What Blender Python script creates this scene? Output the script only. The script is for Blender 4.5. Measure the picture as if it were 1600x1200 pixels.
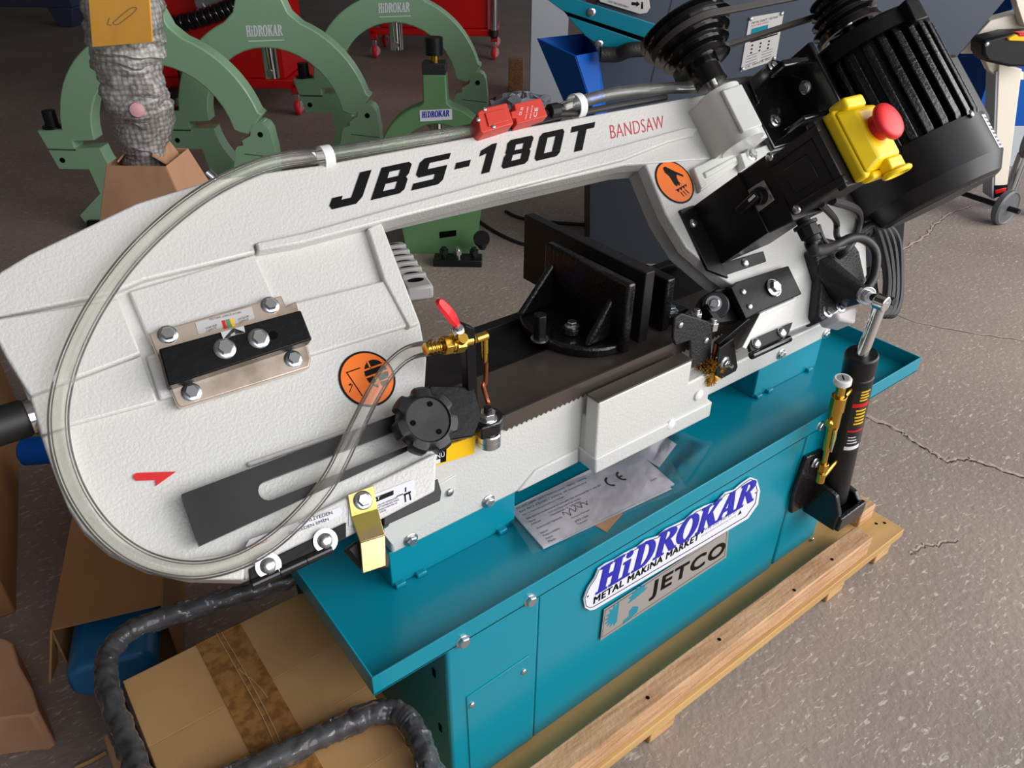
import bpy, bmesh, math, random
from mathutils import Vector as V, Matrix
random.seed(7)
S = bpy.context.scene
for o in list(bpy.data.objects): bpy.data.objects.remove(o)
col = S.collection
PI = math.pi

# ------------------------------------------------------------------ camera
# axes of the place: X along the saw, Y away from its front, Z up; the camera stands at (0,0,1.40)
FPX = 1202.0
_D = V((775-800, 2440-600, FPX)).normalized()
_Xv = V((2668-800, -160-600, FPX)); _X = (_Xv - _D*_Xv.dot(_D)).normalized()
_Z = -_D; _Y = _Z.cross(_X)
R3 = Matrix((_X, _Y, _Z))                      # camera space (x right, y down, z forward) -> world
CAM = V((0, 0, 1.40))
cd = bpy.data.cameras.new('camera'); cam = bpy.data.objects.new('camera', cd); col.objects.link(cam)
cd.sensor_width = 36; cd.lens = 36*FPX/1600; cd.clip_start = .02; cd.clip_end = 100
rx, up, fw = R3 @ V((1,0,0)), R3 @ V((0,-1,0)), R3 @ V((0,0,1))
cam.matrix_world = Matrix(((rx.x,up.x,-fw.x,CAM.x),(rx.y,up.y,-fw.y,CAM.y),(rx.z,up.z,-fw.z,CAM.z),(0,0,0,1)))
S.camera = cam

# ------------------------------------------------------------------ light
W = bpy.data.worlds.new('hall_daylight'); S.world = W; W.use_nodes = True
bg = W.node_tree.nodes['Background']; bg.inputs[0].default_value = (.80,.86,1,1); bg.inputs[1].default_value = .30
def area(name, loc, target, sx, sy, power, color=(1,1,1)):
    l = bpy.data.lights.new(name, 'AREA'); l.shape = 'RECTANGLE'; l.size = sx; l.size_y = sy; l.energy = power; l.color = color
    o = bpy.data.objects.new(name, l); col.objects.link(o); o.location = loc
    o.rotation_euler = (V(target)-V(loc)).to_track_quat('-Z', 'Y').to_euler(); return o
area('door_daylight', (4.9,-2.2,2.3), (1.7,1.2,.3), 5.5, 3.6, 265, (1,.98,.96))
area('gate_daylight', (1.7,-2.9,2.6), (1.2,1.1,.5), 4.5, 3.4, 125, (.97,.98,1))
S.view_settings.view_transform = 'Standard'; S.view_settings.look = 'None'
S.view_settings.gamma = 1; S.view_settings.exposure = 0.12; S.view_settings.use_curve_mapping = False

# ------------------------------------------------------------------ measuring helpers
def ray(px, py): return R3 @ V((px-800, py-600, FPX))
def onplane(px, py, n, k):
    d = ray(px, py); n = V(n); return CAM + d*((k - n.dot(CAM))/n.dot(d))
def PZ(px, py, z): return onplane(px, py, (0,0,1), z)
def PY(px, py, y): return onplane(px, py, (0,1,0), y)
def PX(px, py, x): return onplane(px, py, (1,0,0), x)
s2 = math.sqrt(.5)
UU, VV, NN = V((1,0,0)), V((0,s2,s2)), V((0,-s2,s2))     # the saw bow lies in a plane leaning back 45 degrees
EX, EY, EZ = V((1,0,0)), V((0,1,0)), V((0,0,1))
def F(px, py, w=0.0): return onplane(px, py, NN, w)
def B(u, v, w): return UU*u + VV*v + NN*w
def toB(p): return (p.dot(UU), p.dot(VV), p.dot(NN))

# ------------------------------------------------------------------ materials
def lin(c): 
    c = c/255; return c/12.92 if c <= .04045 else ((c+.055)/1.055)**2.4
def rgb(r, g, b): return (lin(r), lin(g), lin(b), 1)
M = {}
def mat(name, color, rough=.5, metal=0, bump=None, var=None, coat=0, spec=.5, trans=0, bump2=None):
    """var: (scale, second colour, contrast lo, hi); bump: (scale, strength, distance)"""
    m = bpy.data.materials.new(name); m.use_nodes = True; nt = m.node_tree; b = nt.nodes['Principled BSDF']
    b.inputs['Base Color'].default_value = color; b.inputs['Roughness'].default_value = rough; b.inputs['Metallic'].default_value = metal
    b.inputs['Specular IOR Level'].default_value = spec; b.inputs['Coat Weight'].default_value = coat; b.inputs['Coat Roughness'].default_value = .08
    if trans: b.inputs['Transmission Weight'].default_value = trans
    tc = nt.nodes.new('ShaderNodeTexCoord')
    if var:
        n = nt.nodes.new('ShaderNodeTexNoise'); n.inputs['Scale'].default_value = var[0]; n.inputs['Detail'].default_value = 6
        if len(var) > 4:
            mp = nt.nodes.new('ShaderNodeMapping'); mp.inputs['Scale'].default_value = var[4]; nt.links.new(tc.outputs['Object'], mp.inputs[0]); nt.links.new(mp.outputs[0], n.inputs['Vector'])
        else: nt.links.new(tc.outputs['Object'], n.inputs['Vector'])
        r = nt.nodes.new('ShaderNodeValToRGB'); r.color_ramp.elements[0].position = var[2]; r.color_ramp.elements[1].position = var[3]
        r.color_ramp.elements[0].color = color; r.color_ramp.elements[1].color = var[1]
        nt.links.new(n.outputs['Fac'], r.inputs[0]); nt.links.new(r.outputs[0], b.inputs['Base Color'])
    if bump:
        n = nt.nodes.new('ShaderNodeTexNoise'); n.inputs['Scale'].default_value = bump[0]; n.inputs['Detail'].default_value = 3
        nt.links.new(tc.outputs['Object'], n.inputs['Vector'])
        bp = nt.nodes.new('ShaderNodeBump'); bp.inputs['Strength'].default_value = bump[1]; bp.inputs['Distance'].default_value = bump[2]
        nt.links.new(n.outputs['Fac'], bp.inputs['Height']); nt.links.new(bp.outputs[0], b.inputs['Normal'])
    M[name] = m; return m
mat('white_paint', rgb(210,209,204), .34, 0, (260,.32,.003), coat=.15)
mat('white_smooth', rgb(212,212,207), .32, 0, (90,.15,.002))
mat('white_plastic', rgb(238,238,236), .4)
mat('teal', rgb(0,136,157), .3, 0, (60,.04,.002), coat=.1, spec=.4)
mat('teal_dark', rgb(0,118,140), .3)
mat('black_paint', rgb(17,17,18), .36, 0, (110,.2,.002), spec=.2)
mat('black_cast', rgb(13,13,14), .28, 0, (170,.5,.004), coat=.35, spec=.45)
mat('black_rough', rgb(30,30,32), .5, 0, (230,.5,.004))
mat('black_plastic', rgb(24,24,26), .42, 0, (300,.12,.001), spec=.4)
mat('black_satin', rgb(20,20,22), .38, 0, spec=.4)
mat('black_rubber', rgb(26,26,27), .5)
mat('black_gloss', rgb(12,12,13), .14, 0, coat=.5)
mat('oxide_steel', rgb(33,32,32), .42, .2, (40,.1,.002), var=(9, rgb(48,46,45), .4, .7), spec=.4)
mat('table_steel', rgb(74,67,62), .4, .3, (60,.1,.001), var=(8, rgb(92,84,76), .35, .7))
mat('blade_steel', rgb(112,103,95), .34, .8)
mat('zinc', rgb(205,208,210), .24, .95)
mat('steel', rgb(190,188,184), .2, 1)
mat('chrome', rgb(225,226,228), .08, 1)
mat('plate_nickel', rgb(226,208,190), .3, .75, var=(14, rgb(178,160,144), .48, .62))
mat('yellow_zinc', rgb(205,190,96), .28, .85, var=(12, rgb(190,165,140), .4, .7))
mat('brass', rgb(214,170,74), .24, 1)
mat('copper', rgb(170,98,66), .3, .9)
mat('aluminium', rgb(170,165,160), .45, .3)
mat('alu_print', rgb(205,203,200), .4, .25)
mat('orange', rgb(255,120,8), .4)
mat('yellow', rgb(252,214,8), .38)
mat('sign_yellow', rgb(250,196,10), .4)
mat('red_plastic', rgb(228,32,40), .42)
mat('red_switch', rgb(206,62,48), .45)
mat('red_paint', rgb(214,18,22), .4)
mat('red_ink', rgb(206,28,60), .5)
mat('red_cart', rgb(198,8,8), .3, coat=.2)
mat('ink', rgb(12,11,11), .5, spec=.15)
mat('ink_blue', rgb(32,36,170), .45)
mat('ink_grey', rgb(90,88,95), .6)
mat('ink_white', rgb(235,236,240), .5)
mat('label_white', rgb(226,224,232), .45)
mat('sign_white', rgb(232,233,244), .3, coat=.2)
mat('paper', rgb(238,232,240), .7, 0, (16,.25,.004))
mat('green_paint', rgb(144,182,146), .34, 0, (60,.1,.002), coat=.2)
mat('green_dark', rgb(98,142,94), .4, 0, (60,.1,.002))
mat('wood', rgb(206,164,112), .68, 0, (70,.4,.004), var=(7, rgb(160,116,74), .38, .72, (1.2,14,14)))
mat('wood_rough', rgb(206,164,124), .75, 0, (120,.35,.004), var=(8, rgb(168,122,84), .38, .7, (1.2,16,16)))
mat('plywood', rgb(202,164,104), .62, 0, (40,.2,.003), var=(3, rgb(172,132,80), .35, .75, (1,7,7)))
mat('card', rgb(168,122,78), .75, 0, (9,.25,.01), var=(3.5, rgb(150,106,64), .35, .7))
mat('card_pink', rgb(208,160,124), .75, 0, (9,.35,.012), var=(5, rgb(186,136,102), .35, .7))
mat('card_tan', rgb(198,156,104), .72, 0, (8,.25,.01), var=(4, rgb(184,140,88), .35, .7))
mat('tape', rgb(168,120,66), .25, 0, (50,.5,.004), var=(60, rgb(138,94,48), .45, .6))
mat('blue_paint', rgb(0,80,168), .5, spec=.2)
mat('blue_steel', rgb(20,100,148), .35, coat=.2)
mat('slate', rgb(62,72,86), .42, 0, (80,.06,.001))
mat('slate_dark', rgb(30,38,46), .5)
mat('column_grey', rgb(178,184,192), .4, 0)
mat('cream', rgb(236,228,210), .4)
mat('navy', rgb(58,66,92), .5)
mat('manual', rgb(255,190,52), .45, var=(3, rgb(250,172,36), .35, .7))
mat('concrete_wall', rgb(150,148,144), .9, 0, (3,.2,.02))
mat('pink', rgb(214,160,164), .5)
mat('brush_brass', rgb(214,168,70), .3, .9)
mat('dark_hole', rgb(8,8,8), .9, spec=.1)
mat('foam_white', rgb(196,192,192), .5, 0, (30,.3,.004))

def clear(name, tint, ior=1.45, base=.0, rough=.03, milk=None):
    """clear plastic: see-through body with Fresnel reflection; milk adds a little scattering film"""
    m = bpy.data.materials.new(name); m.use_nodes = True; nt = m.node_tree; nt.nodes.clear()
    out = nt.nodes.new('ShaderNodeOutputMaterial'); tr = nt.nodes.new('ShaderNodeBsdfTransparent'); tr.inputs[0].default_value = tint
    gl = nt.nodes.new('ShaderNodeBsdfGlossy'); gl.inputs['Roughness'].default_value = rough
    fr = nt.nodes.new('ShaderNodeFresnel'); fr.inputs[0].default_value = ior
    mx = nt.nodes.new('ShaderNodeMixShader'); nt.links.new(fr.outputs[0], mx.inputs[0]); nt.links.new(tr.outputs[0], mx.inputs[1]); nt.links.new(gl.outputs[0], mx.inputs[2])
    last = mx
    tc = nt.nodes.new('ShaderNodeTexCoord')
    nz = nt.nodes.new('ShaderNodeTexNoise'); nz.inputs['Scale'].default_value = 40; nt.links.new(tc.outputs['Object'], nz.inputs['Vector'])
    if milk:
        df = nt.nodes.new('ShaderNodeBsdfDiffuse'); df.inputs[0].default_value = milk[0]
        ma = nt.nodes.new('ShaderNodeMath'); ma.operation = 'MULTIPLY'; ma.inputs[1].default_value = milk[1]*2; nt.links.new(nz.outputs[0], ma.inputs[0])
        m2 = nt.nodes.new('ShaderNodeMixShader'); nt.links.new(ma.outputs[0], m2.inputs[0]); nt.links.new(mx.outputs[0], m2.inputs[1]); nt.links.new(df.outputs[0], m2.inputs[2]); last = m2
    if base:
        bp = nt.nodes.new('ShaderNodeBump'); bp.inputs['Strength'].default_value = base; bp.inputs['Distance'].default_value = .01
        nt.links.new(nz.outputs[0], bp.inputs['Height']); nt.links.new(bp.outputs[0], gl.inputs['Normal']); nt.links.new(bp.outputs[0], fr.inputs['Normal'])
    nt.links.new(last.outputs[0], out.inputs[0]); M[name] = m; return m
clear('vinyl', (.992,.99,.975,1), 1.23, 0, .04, ((1,.98,.92,1), .045))
clear('film', (.995,.995,.995,1), 1.3, .5, .08, ((.8,.8,.85,1), .05))
clear('shrink_wrap', (.985,.985,.985,1), 1.55, 1.0, .08, ((.8,.8,.82,1), .07))
clear('sleeve', (.998,.998,.998,1), 1.22, .2, .06, ((.85,.87,.89,1), .03))

def floor_material():
    m = bpy.data.materials.new('concrete_floor'); m.use_nodes = True; nt = m.node_tree; b = nt.nodes['Principled BSDF']; L = nt.links
    tc = nt.nodes.new('ShaderNodeTexCoord')
    def noise(sc, det=6, mapping=None, dist=0):
        n = nt.nodes.new('ShaderNodeTexNoise'); n.inputs['Scale'].default_value = sc; n.inputs['Detail'].default_value = det; n.inputs['Distortion'].default_value = dist
        if mapping:
            mp = nt.nodes.new('ShaderNodeMapping'); mp.inputs['Scale'].default_value = mapping[0]; mp.inputs['Rotation'].default_value = (0,0,mapping[1])
            L.new(tc.outputs['Object'], mp.inputs[0]); L.new(mp.outputs[0], n.inputs[0])
        else: L.new(tc.outputs['Object'], n.inputs[0])
        return n
    def ramp(src, a, bb, ca, cb):
        r = nt.nodes.new('ShaderNodeValToRGB'); r.color_ramp.elements[0].position = a; r.color_ramp.elements[1].position = bb
        r.color_ramp.elements[0].color = ca; r.color_ramp.elements[1].color = cb; L.new(src, r.inputs[0]); return r
    def mix(fac, a, bb):
        x = nt.nodes.new('ShaderNodeMix'); x.data_type = 'RGBA'; L.new(fac, x.inputs[0]); L.new(a, x.inputs[6])
        if isinstance(bb, tuple): x.inputs[7].default_value = bb
        else: L.new(bb, x.inputs[7])
        return x.outputs[2]
    c1 = ramp(noise(1.3, 8).outputs[0], .3, .7, rgb(138,125,116), rgb(160,146,135)).outputs[0]
    f1 = ramp(noise(46, 3, ((1,3.0,1), .5), .8).outputs[0], .60, .68, (0,0,0,1), (.75,.75,.75,1)).outputs[0]
    c2 = mix(f1, c1, rgb(206,194,181))                                    # pale trowel flecks
    f2 = ramp(noise(17, 5, ((3,1,1), .9), .4).outputs[0], .62, .78, (0,0,0,1), (.5,.5,.5,1)).outputs[0]
    c3 = mix(f2, c2, rgb(118,107,98))
    c4 = c3
    L.new(c4, b.inputs['Base Color']); b.inputs['Roughness'].default_value = .62
    bp = nt.nodes.new('ShaderNodeBump'); bp.inputs['Strength'].default_value = .25; bp.inputs['Distance'].default_value = .01
    L.new(noise(60, 4).outputs[0], bp.inputs['Height']); L.new(bp.outputs[0], b.inputs['Normal'])
    M['concrete_floor'] = m
floor_material()

# ------------------------------------------------------------------ mesh building
class MB:
    def __init__(s): s.v = []; s.f = []
    def add(s, vs, fs):
        k = len(s.v); s.v += [V(p) for p in vs]; s.f += [[i+k for i in f] for f in fs]; return s
    def loft(s, a, b, caps=True):
        n = len(a); fs = [[i, (i+1) % n, n+(i+1) % n, n+i] for i in range(n)]
        if caps: fs += [list(range(n))[::-1], list(range(n, 2*n))]
        return s.add(list(a)+list(b), fs)
    def prism(s, pts, d0, d1): return s.loft([p+d0 for p in pts], [p+d1 for p in pts])
    def box(s, c, hx, hy, hz):
        c, hx, hy, hz = V(c), V(hx), V(hy), V(hz)
        a = [c-hx-hy-hz, c+hx-hy-hz, c+hx+hy-hz, c-hx+hy-hz]; return s.loft(a, [p+2*hz for p in a])
    def wbox(s, x0, x1, y0, y1, z0, z1): return s.box(((x0+x1)/2,(y0+y1)/2,(z0+z1)/2), ((x1-x0)/2,0,0), (0,(y1-y0)/2,0), (0,0,(z1-z0)/2))
    def lathe(s, p, ax, prof, n=28, caps=True):
        p = V(p); ax = V(ax).normalized(); a = ax.orthogonal().normalized(); b = ax.cross(a); vs = []; fs = []
        for t, r in prof:
            for i in range(n):
                q = 2*PI*i/n; vs.append(p + ax*t + (a*math.cos(q)+b*math.sin(q))*r)
        for j in range(len(prof)-1):
            for i in range(n): fs.append([j*n+i, j*n+(i+1) % n, (j+1)*n+(i+1) % n, (j+1)*n+i])
        if caps: fs += [list(range(n))[::-1], [(len(prof)-1)*n+i for i in range(n)]]
        return s.add(vs, fs)
    def cyl(s, p0, p1, r0, r1=None, n=24):
        p0, p1 = V(p0), V(p1); return s.lathe(p0, p1-p0, [(0, r0), ((p1-p0).length, r0 if r1 is None else r1)], n)
    def tube(s, path, r, n=10, caps=True):
        path = [V(p) for p in path]; N = len(path); vs = []; fs = []; a = None
        for i in range(N):
            t = (path[min(i+1, N-1)] - path[max(i-1, 0)]).normalized()
            a = t.orthogonal().normalized() if a is None else (a - t*a.dot(t)).normalized()
            b = t.cross(a); rr = r[i] if isinstance(r, (list, tuple)) else r
            for k in range(n): q = 2*PI*k/n; vs.append(path[i] + (a*math.cos(q)+b*math.sin(q))*rr)
        for i in range(N-1):
            for k in range(n): fs.append([i*n+k, i*n+(k+1) % n, (i+1)*n+(k+1) % n, (i+1)*n+k])
        if caps: fs += [list(range(n))[::-1], [(N-1)*n+k for k in range(n)]]
        return s.add(vs, fs)
    def poly(s, pts): return s.add(pts, [list(range(len(pts)))])
    def sheet(s, rows, th=0):
        """grid of points; th gives the sheet a thickness"""
        n = len(rows[0]); vs = [p for r in rows for p in r]; k = len(rows)
        return s.add(vs, [[i*n+j, i*n+j+1, (i+1)*n+j+1, (i+1)*n+j] for i in range(k-1) for j in range(n-1)])
WL = {}
def build(mb, name, material, parent=None, bevel=0, smooth=35, seg=2, solid=0, recalc=True):
    me = bpy.data.meshes.new(name)
    lo = V([min(p[i] for p in mb.v) for i in range(3)]); hi = V([max(p[i] for p in mb.v) for i in range(3)]); c = (lo+hi)/2
    me.from_pydata([p-c for p in mb.v], [], mb.f)
    if recalc:
        bm = bmesh.new(); bm.from_mesh(me); bmesh.ops.recalc_face_normals(bm, faces=bm.faces); bm.to_mesh(me); bm.free()
    if smooth:
        for p in me.polygons: p.use_smooth = True
        me.set_sharp_from_angle(angle=math.radians(smooth))
    me.materials.append(M[material]); o = bpy.data.objects.new(name, me); col.objects.link(o)
    link(o, parent, Matrix.Translation(c))
    if solid:
        md = o.modifiers.new('thickness', 'SOLIDIFY'); md.thickness = solid; md.offset = 0
    if bevel:
        md = o.modifiers.new('bevel', 'BEVEL'); md.width = bevel; md.segments = seg; md.limit_method = 'ANGLE'; md.angle_limit = math.radians(40); md.harden_normals = False
    return o
def link(o, parent, mw):
    WL[o.name] = mw.to_translation() if parent is None or True else None
    if parent is not None:
        o.parent = parent; o.matrix_parent_inverse = Matrix.Identity(4)
        o.matrix_basis = Matrix.Translation(-WL[parent.name]) @ mw
    else: o.matrix_basis = mw
def tag(o, label, cat=None, group=None, kind=None):
    if label: o['label'] = label
    if cat: o['category'] = cat
    if group: o['group'] = group
    if kind: o['kind'] = kind
    return o
def thing(name, loc, label, cat, group=None):
    o = bpy.data.objects.new(name, None); col.objects.link(o); o.empty_display_size = .1; link(o, None, Matrix.Translation(V(loc))); return tag(o, label, cat, group)
def frame(pos, x, y, z, sc=1):
    x, y, z = V(x)*sc, V(y)*sc, V(z)*sc
    return Matrix(((x.x,y.x,z.x,pos.x),(x.y,y.y,z.y,pos.y),(x.z,y.z,z.z,pos.z),(0,0,0,1)))
_sm = {}
def shared(key, fn, material):
    if key not in _sm:
        mb = MB(); fn(mb); me = bpy.data.meshes.new(key); me.from_pydata(mb.v, [], mb.f)
        bm = bmesh.new(); bm.from_mesh(me); bmesh.ops.recalc_face_normals(bm, faces=bm.faces); bm.to_mesh(me); bm.free()
        for p in me.polygons: p.use_smooth = True
        me.set_sharp_from_angle(angle=math.radians(35)); me.materials.append(M[material]); _sm[key] = me
    return _sm[key]
def inst(name, me, mw, parent):
    o = bpy.data.objects.new(name, me); col.objects.link(o); link(o, parent, mw); return o
def _hex(mb):
    h = [V((math.cos(PI/3*i), math.sin(PI/3*i), 0)) for i in range(6)]
    mb.lathe((0,0,0), EZ, [(0,1.42),(.12,1.42),(.2,1.3),(.3,1.15)], 28)
    mb.loft([p+EZ*.2 for p in h], [p+EZ*.85 for p in h]); mb.loft([p+EZ*.85 for p in h], [p*.86+EZ*.97 for p in h])
def _pan(mb):
    mb.lathe((0,0,0), EZ, [(0,1.0),(.18,1.0),(.42,.86),(.6,.55),(.64,.3)], 24)
def _pancross(mb):
    for a in (.4, .4+PI/2):
        d = V((math.cos(a), math.sin(a), 0)); e = V((-math.sin(a), math.cos(a), 0)); mb.box(V((0,0,.62)), d*.42, e*.09, EZ*.05)
def _washer(mb): mb.lathe((0,0,0), EZ, [(0,.3),(0,1),(.16,1),(.16,.3)], 28, False)
def bolt(pos, nrm, r, parent, kind='hex', name=None):
    nrm = V(nrm).normalized(); x = nrm.orthogonal().normalized(); y = nrm.cross(x); f = frame(V(pos), x, y, nrm, r)
    if kind == 'hex': return inst(name or 'bolt', shared('hex_bolt_mesh', _hex, 'zinc'), f, parent)
    o = inst(name or 'screw', shared('pan_screw_mesh', _pan, 'zinc'), f, parent); return o
def washer(pos, nrm, r, parent):
    nrm = V(nrm).normalized(); x = nrm.orthogonal().normalized(); y = nrm.cross(x)
    return inst('washer', shared('washer_mesh', _washer, 'zinc'), frame(V(pos), x, y, nrm, r), parent)
def spline(pts, k=8):
    pts = [V(p) for p in pts]; out = []
    for i in range(len(pts)-1):
        p0, p1, p2, p3 = pts[max(i-1,0)], pts[i], pts[i+1], pts[min(i+2, len(pts)-1)]
        for j in range(k):
            t = j/k; out.append(.5*((2*p1)+(p2-p0)*t+(2*p0-5*p1+4*p2-p3)*t*t+(3*p1-p0-3*p2+p3)*t**3))
    return out+[pts[-1]]
# ------------------------------------------------------------------ lettering
def glyphs(string, spacing=1.0, shear=0, bold=0):
    c = bpy.data.curves.new('txt', 'FONT'); c.body = string; c.size = 1; c.shear = shear; c.offset = bold; c.space_character = spacing; c.resolution_u = 3
    o = bpy.data.objects.new('txt', c); me = bpy.data.meshes.new_from_object(o)
    vs = [V(p.co) for p in me.vertices]; fs = [list(p.vertices) for p in me.polygons]
    bpy.data.objects.remove(o); bpy.data.curves.remove(c); bpy.data.meshes.remove(me); return vs, fs
def put_text(mb, vs, fs, p00, p10, p01):
    x0, x1 = min(p.x for p in vs), max(p.x for p in vs); y0, y1 = min(p.y for p in vs), max(p.y for p in vs)
    ex, ey = p10-p00, p01-p00
    mb.add([p00+ex*((p.x-x0)/(x1-x0))+ey*((p.y-y0)/(y1-y0)) for p in vs], fs)
def text(string, p00, p10, p01, material, parent, name='lettering', off=None, fat=0, **kw):
    """letters mapped on the parallelogram p00 (lower left), p10 (lower right), p01 (upper left)"""
    mb = MB(); vs, fs = glyphs(string, **kw); off = off or V((0,0,0))
    put_text(mb, vs, fs, p00+off, p10+off, p01+off)
    if fat:
        ex = (p10-p00).normalized(); ey = (p01-p00).normalized(); k = ex.cross(ey).normalized()*.00012; h = (p01-p00).length*fat
        for i, (a_, b_) in enumerate(((1,0),(0,1),(1,1),(.5,.5))): put_text(mb, vs, fs, p00+off+ex*h*a_+ey*h*b_+k*(i+1), p10+off+ex*h*a_+ey*h*b_+k*(i+1), p01+off+ex*h*a_+ey*h*b_+k*(i+1))
    o = build(mb, name, material, parent, smooth=0, recalc=False); return o

# ================================================================== the hall
mb = MB(); mb.wbox(-9, 16, -7, 17, -.1, 0); tag(build(mb, 'floor', 'concrete_floor'), 'scuffed grey concrete hall floor', kind='structure')
mb = MB(); mb.wbox(-9, 16, 17, 17.2, 0, 6); tag(build(mb, 'wall_back', 'concrete_wall'), 'far concrete hall wall', kind='structure')
mb = MB(); mb.wbox(-9.2, -9, -7, 17, 0, 6); tag(build(mb, 'wall_left', 'concrete_wall'), 'left concrete hall wall', kind='structure')

mb = MB(); mb.wbox(-9.2, 11, -2.2, 17.2, 5.0, 5.2); tag(build(mb, 'ceiling', 'concrete_wall'), 'hall ceiling', kind='structure')
fl = bpy.data.objects['floor']
mat('crack_lip', rgb(176,160,146), .8, 0, (80,.5,.004)); mat('crack_dark', rgb(58,50,45), .9)
def crack(pts, r, seed):
    rnd = random.Random(seed); p = spline([PZ(x, y, 0) for x, y in pts], 7); p = [q+V((rnd.uniform(-1,1), rnd.uniform(-1,1), 0))*.006 for q in p]
    mb = MB(); mb.tube(p, [r*rnd.uniform(.5,1.3) for _ in p], 6); mb.v = [V((q.x, q.y, q.z*.5)) for q in mb.v]; build(mb, 'crack_edge', 'crack_lip', fl)
    mb = MB(); mb.tube([q+V((-.004,-.007,.0)) for q in p], [r*.45*rnd.uniform(.4,1.2) for _ in p], 6); mb.v = [V((q.x, q.y, q.z*.4+.0006)) for q in mb.v]; build(mb, 'crack_gap', 'crack_dark', fl)
crack([(1340,645),(1395,668),(1430,690),(1455,706),(1478,719),(1502,716),(1530,722),(1562,733),(1610,748)], .008, 1)
crack([(1398,396),(1425,381),(1448,366),(1462,350),(1488,332),(1515,322)], .007, 2)
crack([(1422,863),(1440,852),(1470,848),(1494,842)], .0028, 3)
crack([(1380,485),(1440,505),(1520,520),(1600,532)], .003, 4)

# ================================================================== pallet under the saw
pal = thing('wooden_pallet', (.9,.83,0), 'pale wooden pallet under the teal saw base', 'pallet')
for y0, y1 in ((.506,.742),(.745,.96),(.963,1.18)):
    mb = MB(); mb.wbox(.33, 1.606, y0, y1, .066, .09); build(mb, 'deck_board', 'plywood', pal, .002)
mb = MB(); mb.wbox(.33, 1.455, .514, .560, .09, .145); pk = build(mb, 'plank', 'wood_rough', pal, .003); tag(pk, 'rough sawn batten along the front')
for px, py in ((1300,874),(1241,922),(1124,999),(1012,1090)):
    p = PZ(px, py, .1452); mb = MB(); mb.lathe(p, EZ, [(0,.004),(.0006,.003)], 10); build(mb, 'nail_hole', 'dark_hole', pk)
e = PZ(1360, 813, .09)
mb = MB(); mb.wbox(e.x-.05, e.x+.012, e.y+.004, 1.15, .09, .135); build(mb, 'plank', 'wood_rough', pal, .003)
for px, py in ((1369,818),(1382,817)):
    p = PZ(px, py, .0902); mb = MB(); mb.lathe(p, EZ, [(0,.004),(.0006,.003)], 10); build(mb, 'nail_hole', 'dark_hole', pal)
for x0, x1 in ((1.335,1.40),(1.535,1.60),(.75,.82),(.34,.4)):
    mb = MB(); mb.wbox(x0, x1, .520, 1.16, 0, .066); build(mb, 'skid', 'wood', pal, .003)

# ================================================================== the band saw
saw = thing('band_saw', (.88,.85,.09), 'teal and white metal cutting band saw with black motor standing on a wooden pallet', 'machine')
YB = .62
mb = MB(); mb.wbox(.370, 1.390, YB+.008, 1.0, .092, .476)
cab = build(mb, 'base_cabinet', 'teal', saw, .002)
for x0, x1 in ((.366,.541),(1.2355,1.395)):
    mb = MB(); mb.wbox(x0, x1, YB, 1.01, .10 if x0 > 1 else .092, .4755); build(mb, 'cabinet_leg', 'teal', cab, .006, seg=3)
mb = MB(); mb.wbox(.5425, 1.2345, YB+.003, YB+.02, .092, .4757); build(mb, 'front_panel', 'teal', cab, .0015)
mb = MB(); a = [PY(x, y, YB) for x, y in ((728,1089),(826,1023),(829,1150),(735,1215))]; mb.prism(a, V((0,-.002,0)), V((0,.001,0)))
ac = build(mb, 'access_cover', 'teal', cab, .0008)
for p in ((737,1101),(818,1049)): bolt(PY(*p, YB-.002), -EY, .0055, ac, 'pan')
for p in ((722,1000),(827,936),(1280,664)): bolt(PY(*p, YB-.001), -EY, .0095, cab)
bolt(PY(1269,843,YB-.001), -EY, .006, cab, 'pan')
for p in ((678,1051),(688,1137)):
    q = PX(*p, .3655); mb = MB(); mb.box(q, (.0008,0,0), (0,.004,0), (0,0,.009)); build(mb, 'slot', 'dark_hole', cab, 0)
# tray
TX0, TX1, TY0, TY1, TZ, TR = .248, 1.643, .6165, 1.07, .478, .512
mb = MB(); mb.wbox(TX0, TX1, TY0, TY1, TZ-.003, TZ); tray = build(mb, 'coolant_tray', 'teal', saw)
for (x0,x1,y0,y1) in ((TX0,TX1,TY0,TY0+.003),(TX0,TX1,TY1-.003,TY1),(TX0,TX0+.003,TY0+.003,TY1-.003),(TX1-.003,TX1,TY0+.003,TY1-.003)):
    mb = MB(); mb.wbox(x0,x1,y0,y1,TZ-.003,TR); build(mb, 'tray_lip', 'teal', tray, .001)
# pedestals
for x0, x1 in ((.362,.602),(1.245,1.47)):
    mb = MB(); mb.wbox(x0, x1, .766, .97, TZ, .552); pd = build(mb, 'pedestal', 'teal', saw, .002)
    for x in (x0+.012, x0+.05, x1-.03):
        mb = MB(); mb.box((x,.763,TZ+.004), (.009,0,0), (0,.006,0), (0,0,.004)); build(mb, 'weld_tab', 'teal', pd, .002)
# bed casting
mb = MB()
pr = [(.366,.551),(.62,.551),(.655,.563),(.735,.553),(1.49,.553),(1.49,.597),(1.0,.605),(1.0,.655),(.965,.655),(.965,.694),(.45,.694),(.366,.61)]
mb.prism([V((x,.762,z)) for x, z in pr], V((0,0,0)), V((0,.135,0)))
blk = [(.738,.553),(1.03,.549),(1.03,.586),(1.022,.59),(1.022,.655),(.957,.652),(.957,.7),(.733,.7),(.735,.6)]
mb.prism([V((x,.72,z)) for x, z in blk], V((0,0,0)), V((0,.03,0))); mb.wbox(.738,1.02,.745,.766,.553,.655)
mb.prism([V((x,.7165,z)) for x, z in ((.736,.553),(1.033,.549),(1.033,.584),(.734,.587))], V((0,0,0)), V((0,.05,0)))
mb.prism([V((x,.757,z)) for x, z in ((.60,.553),(.735,.553),(.733,.585),(.64,.583))], V((0,0,0)), V((0,.02,0)))
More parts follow.
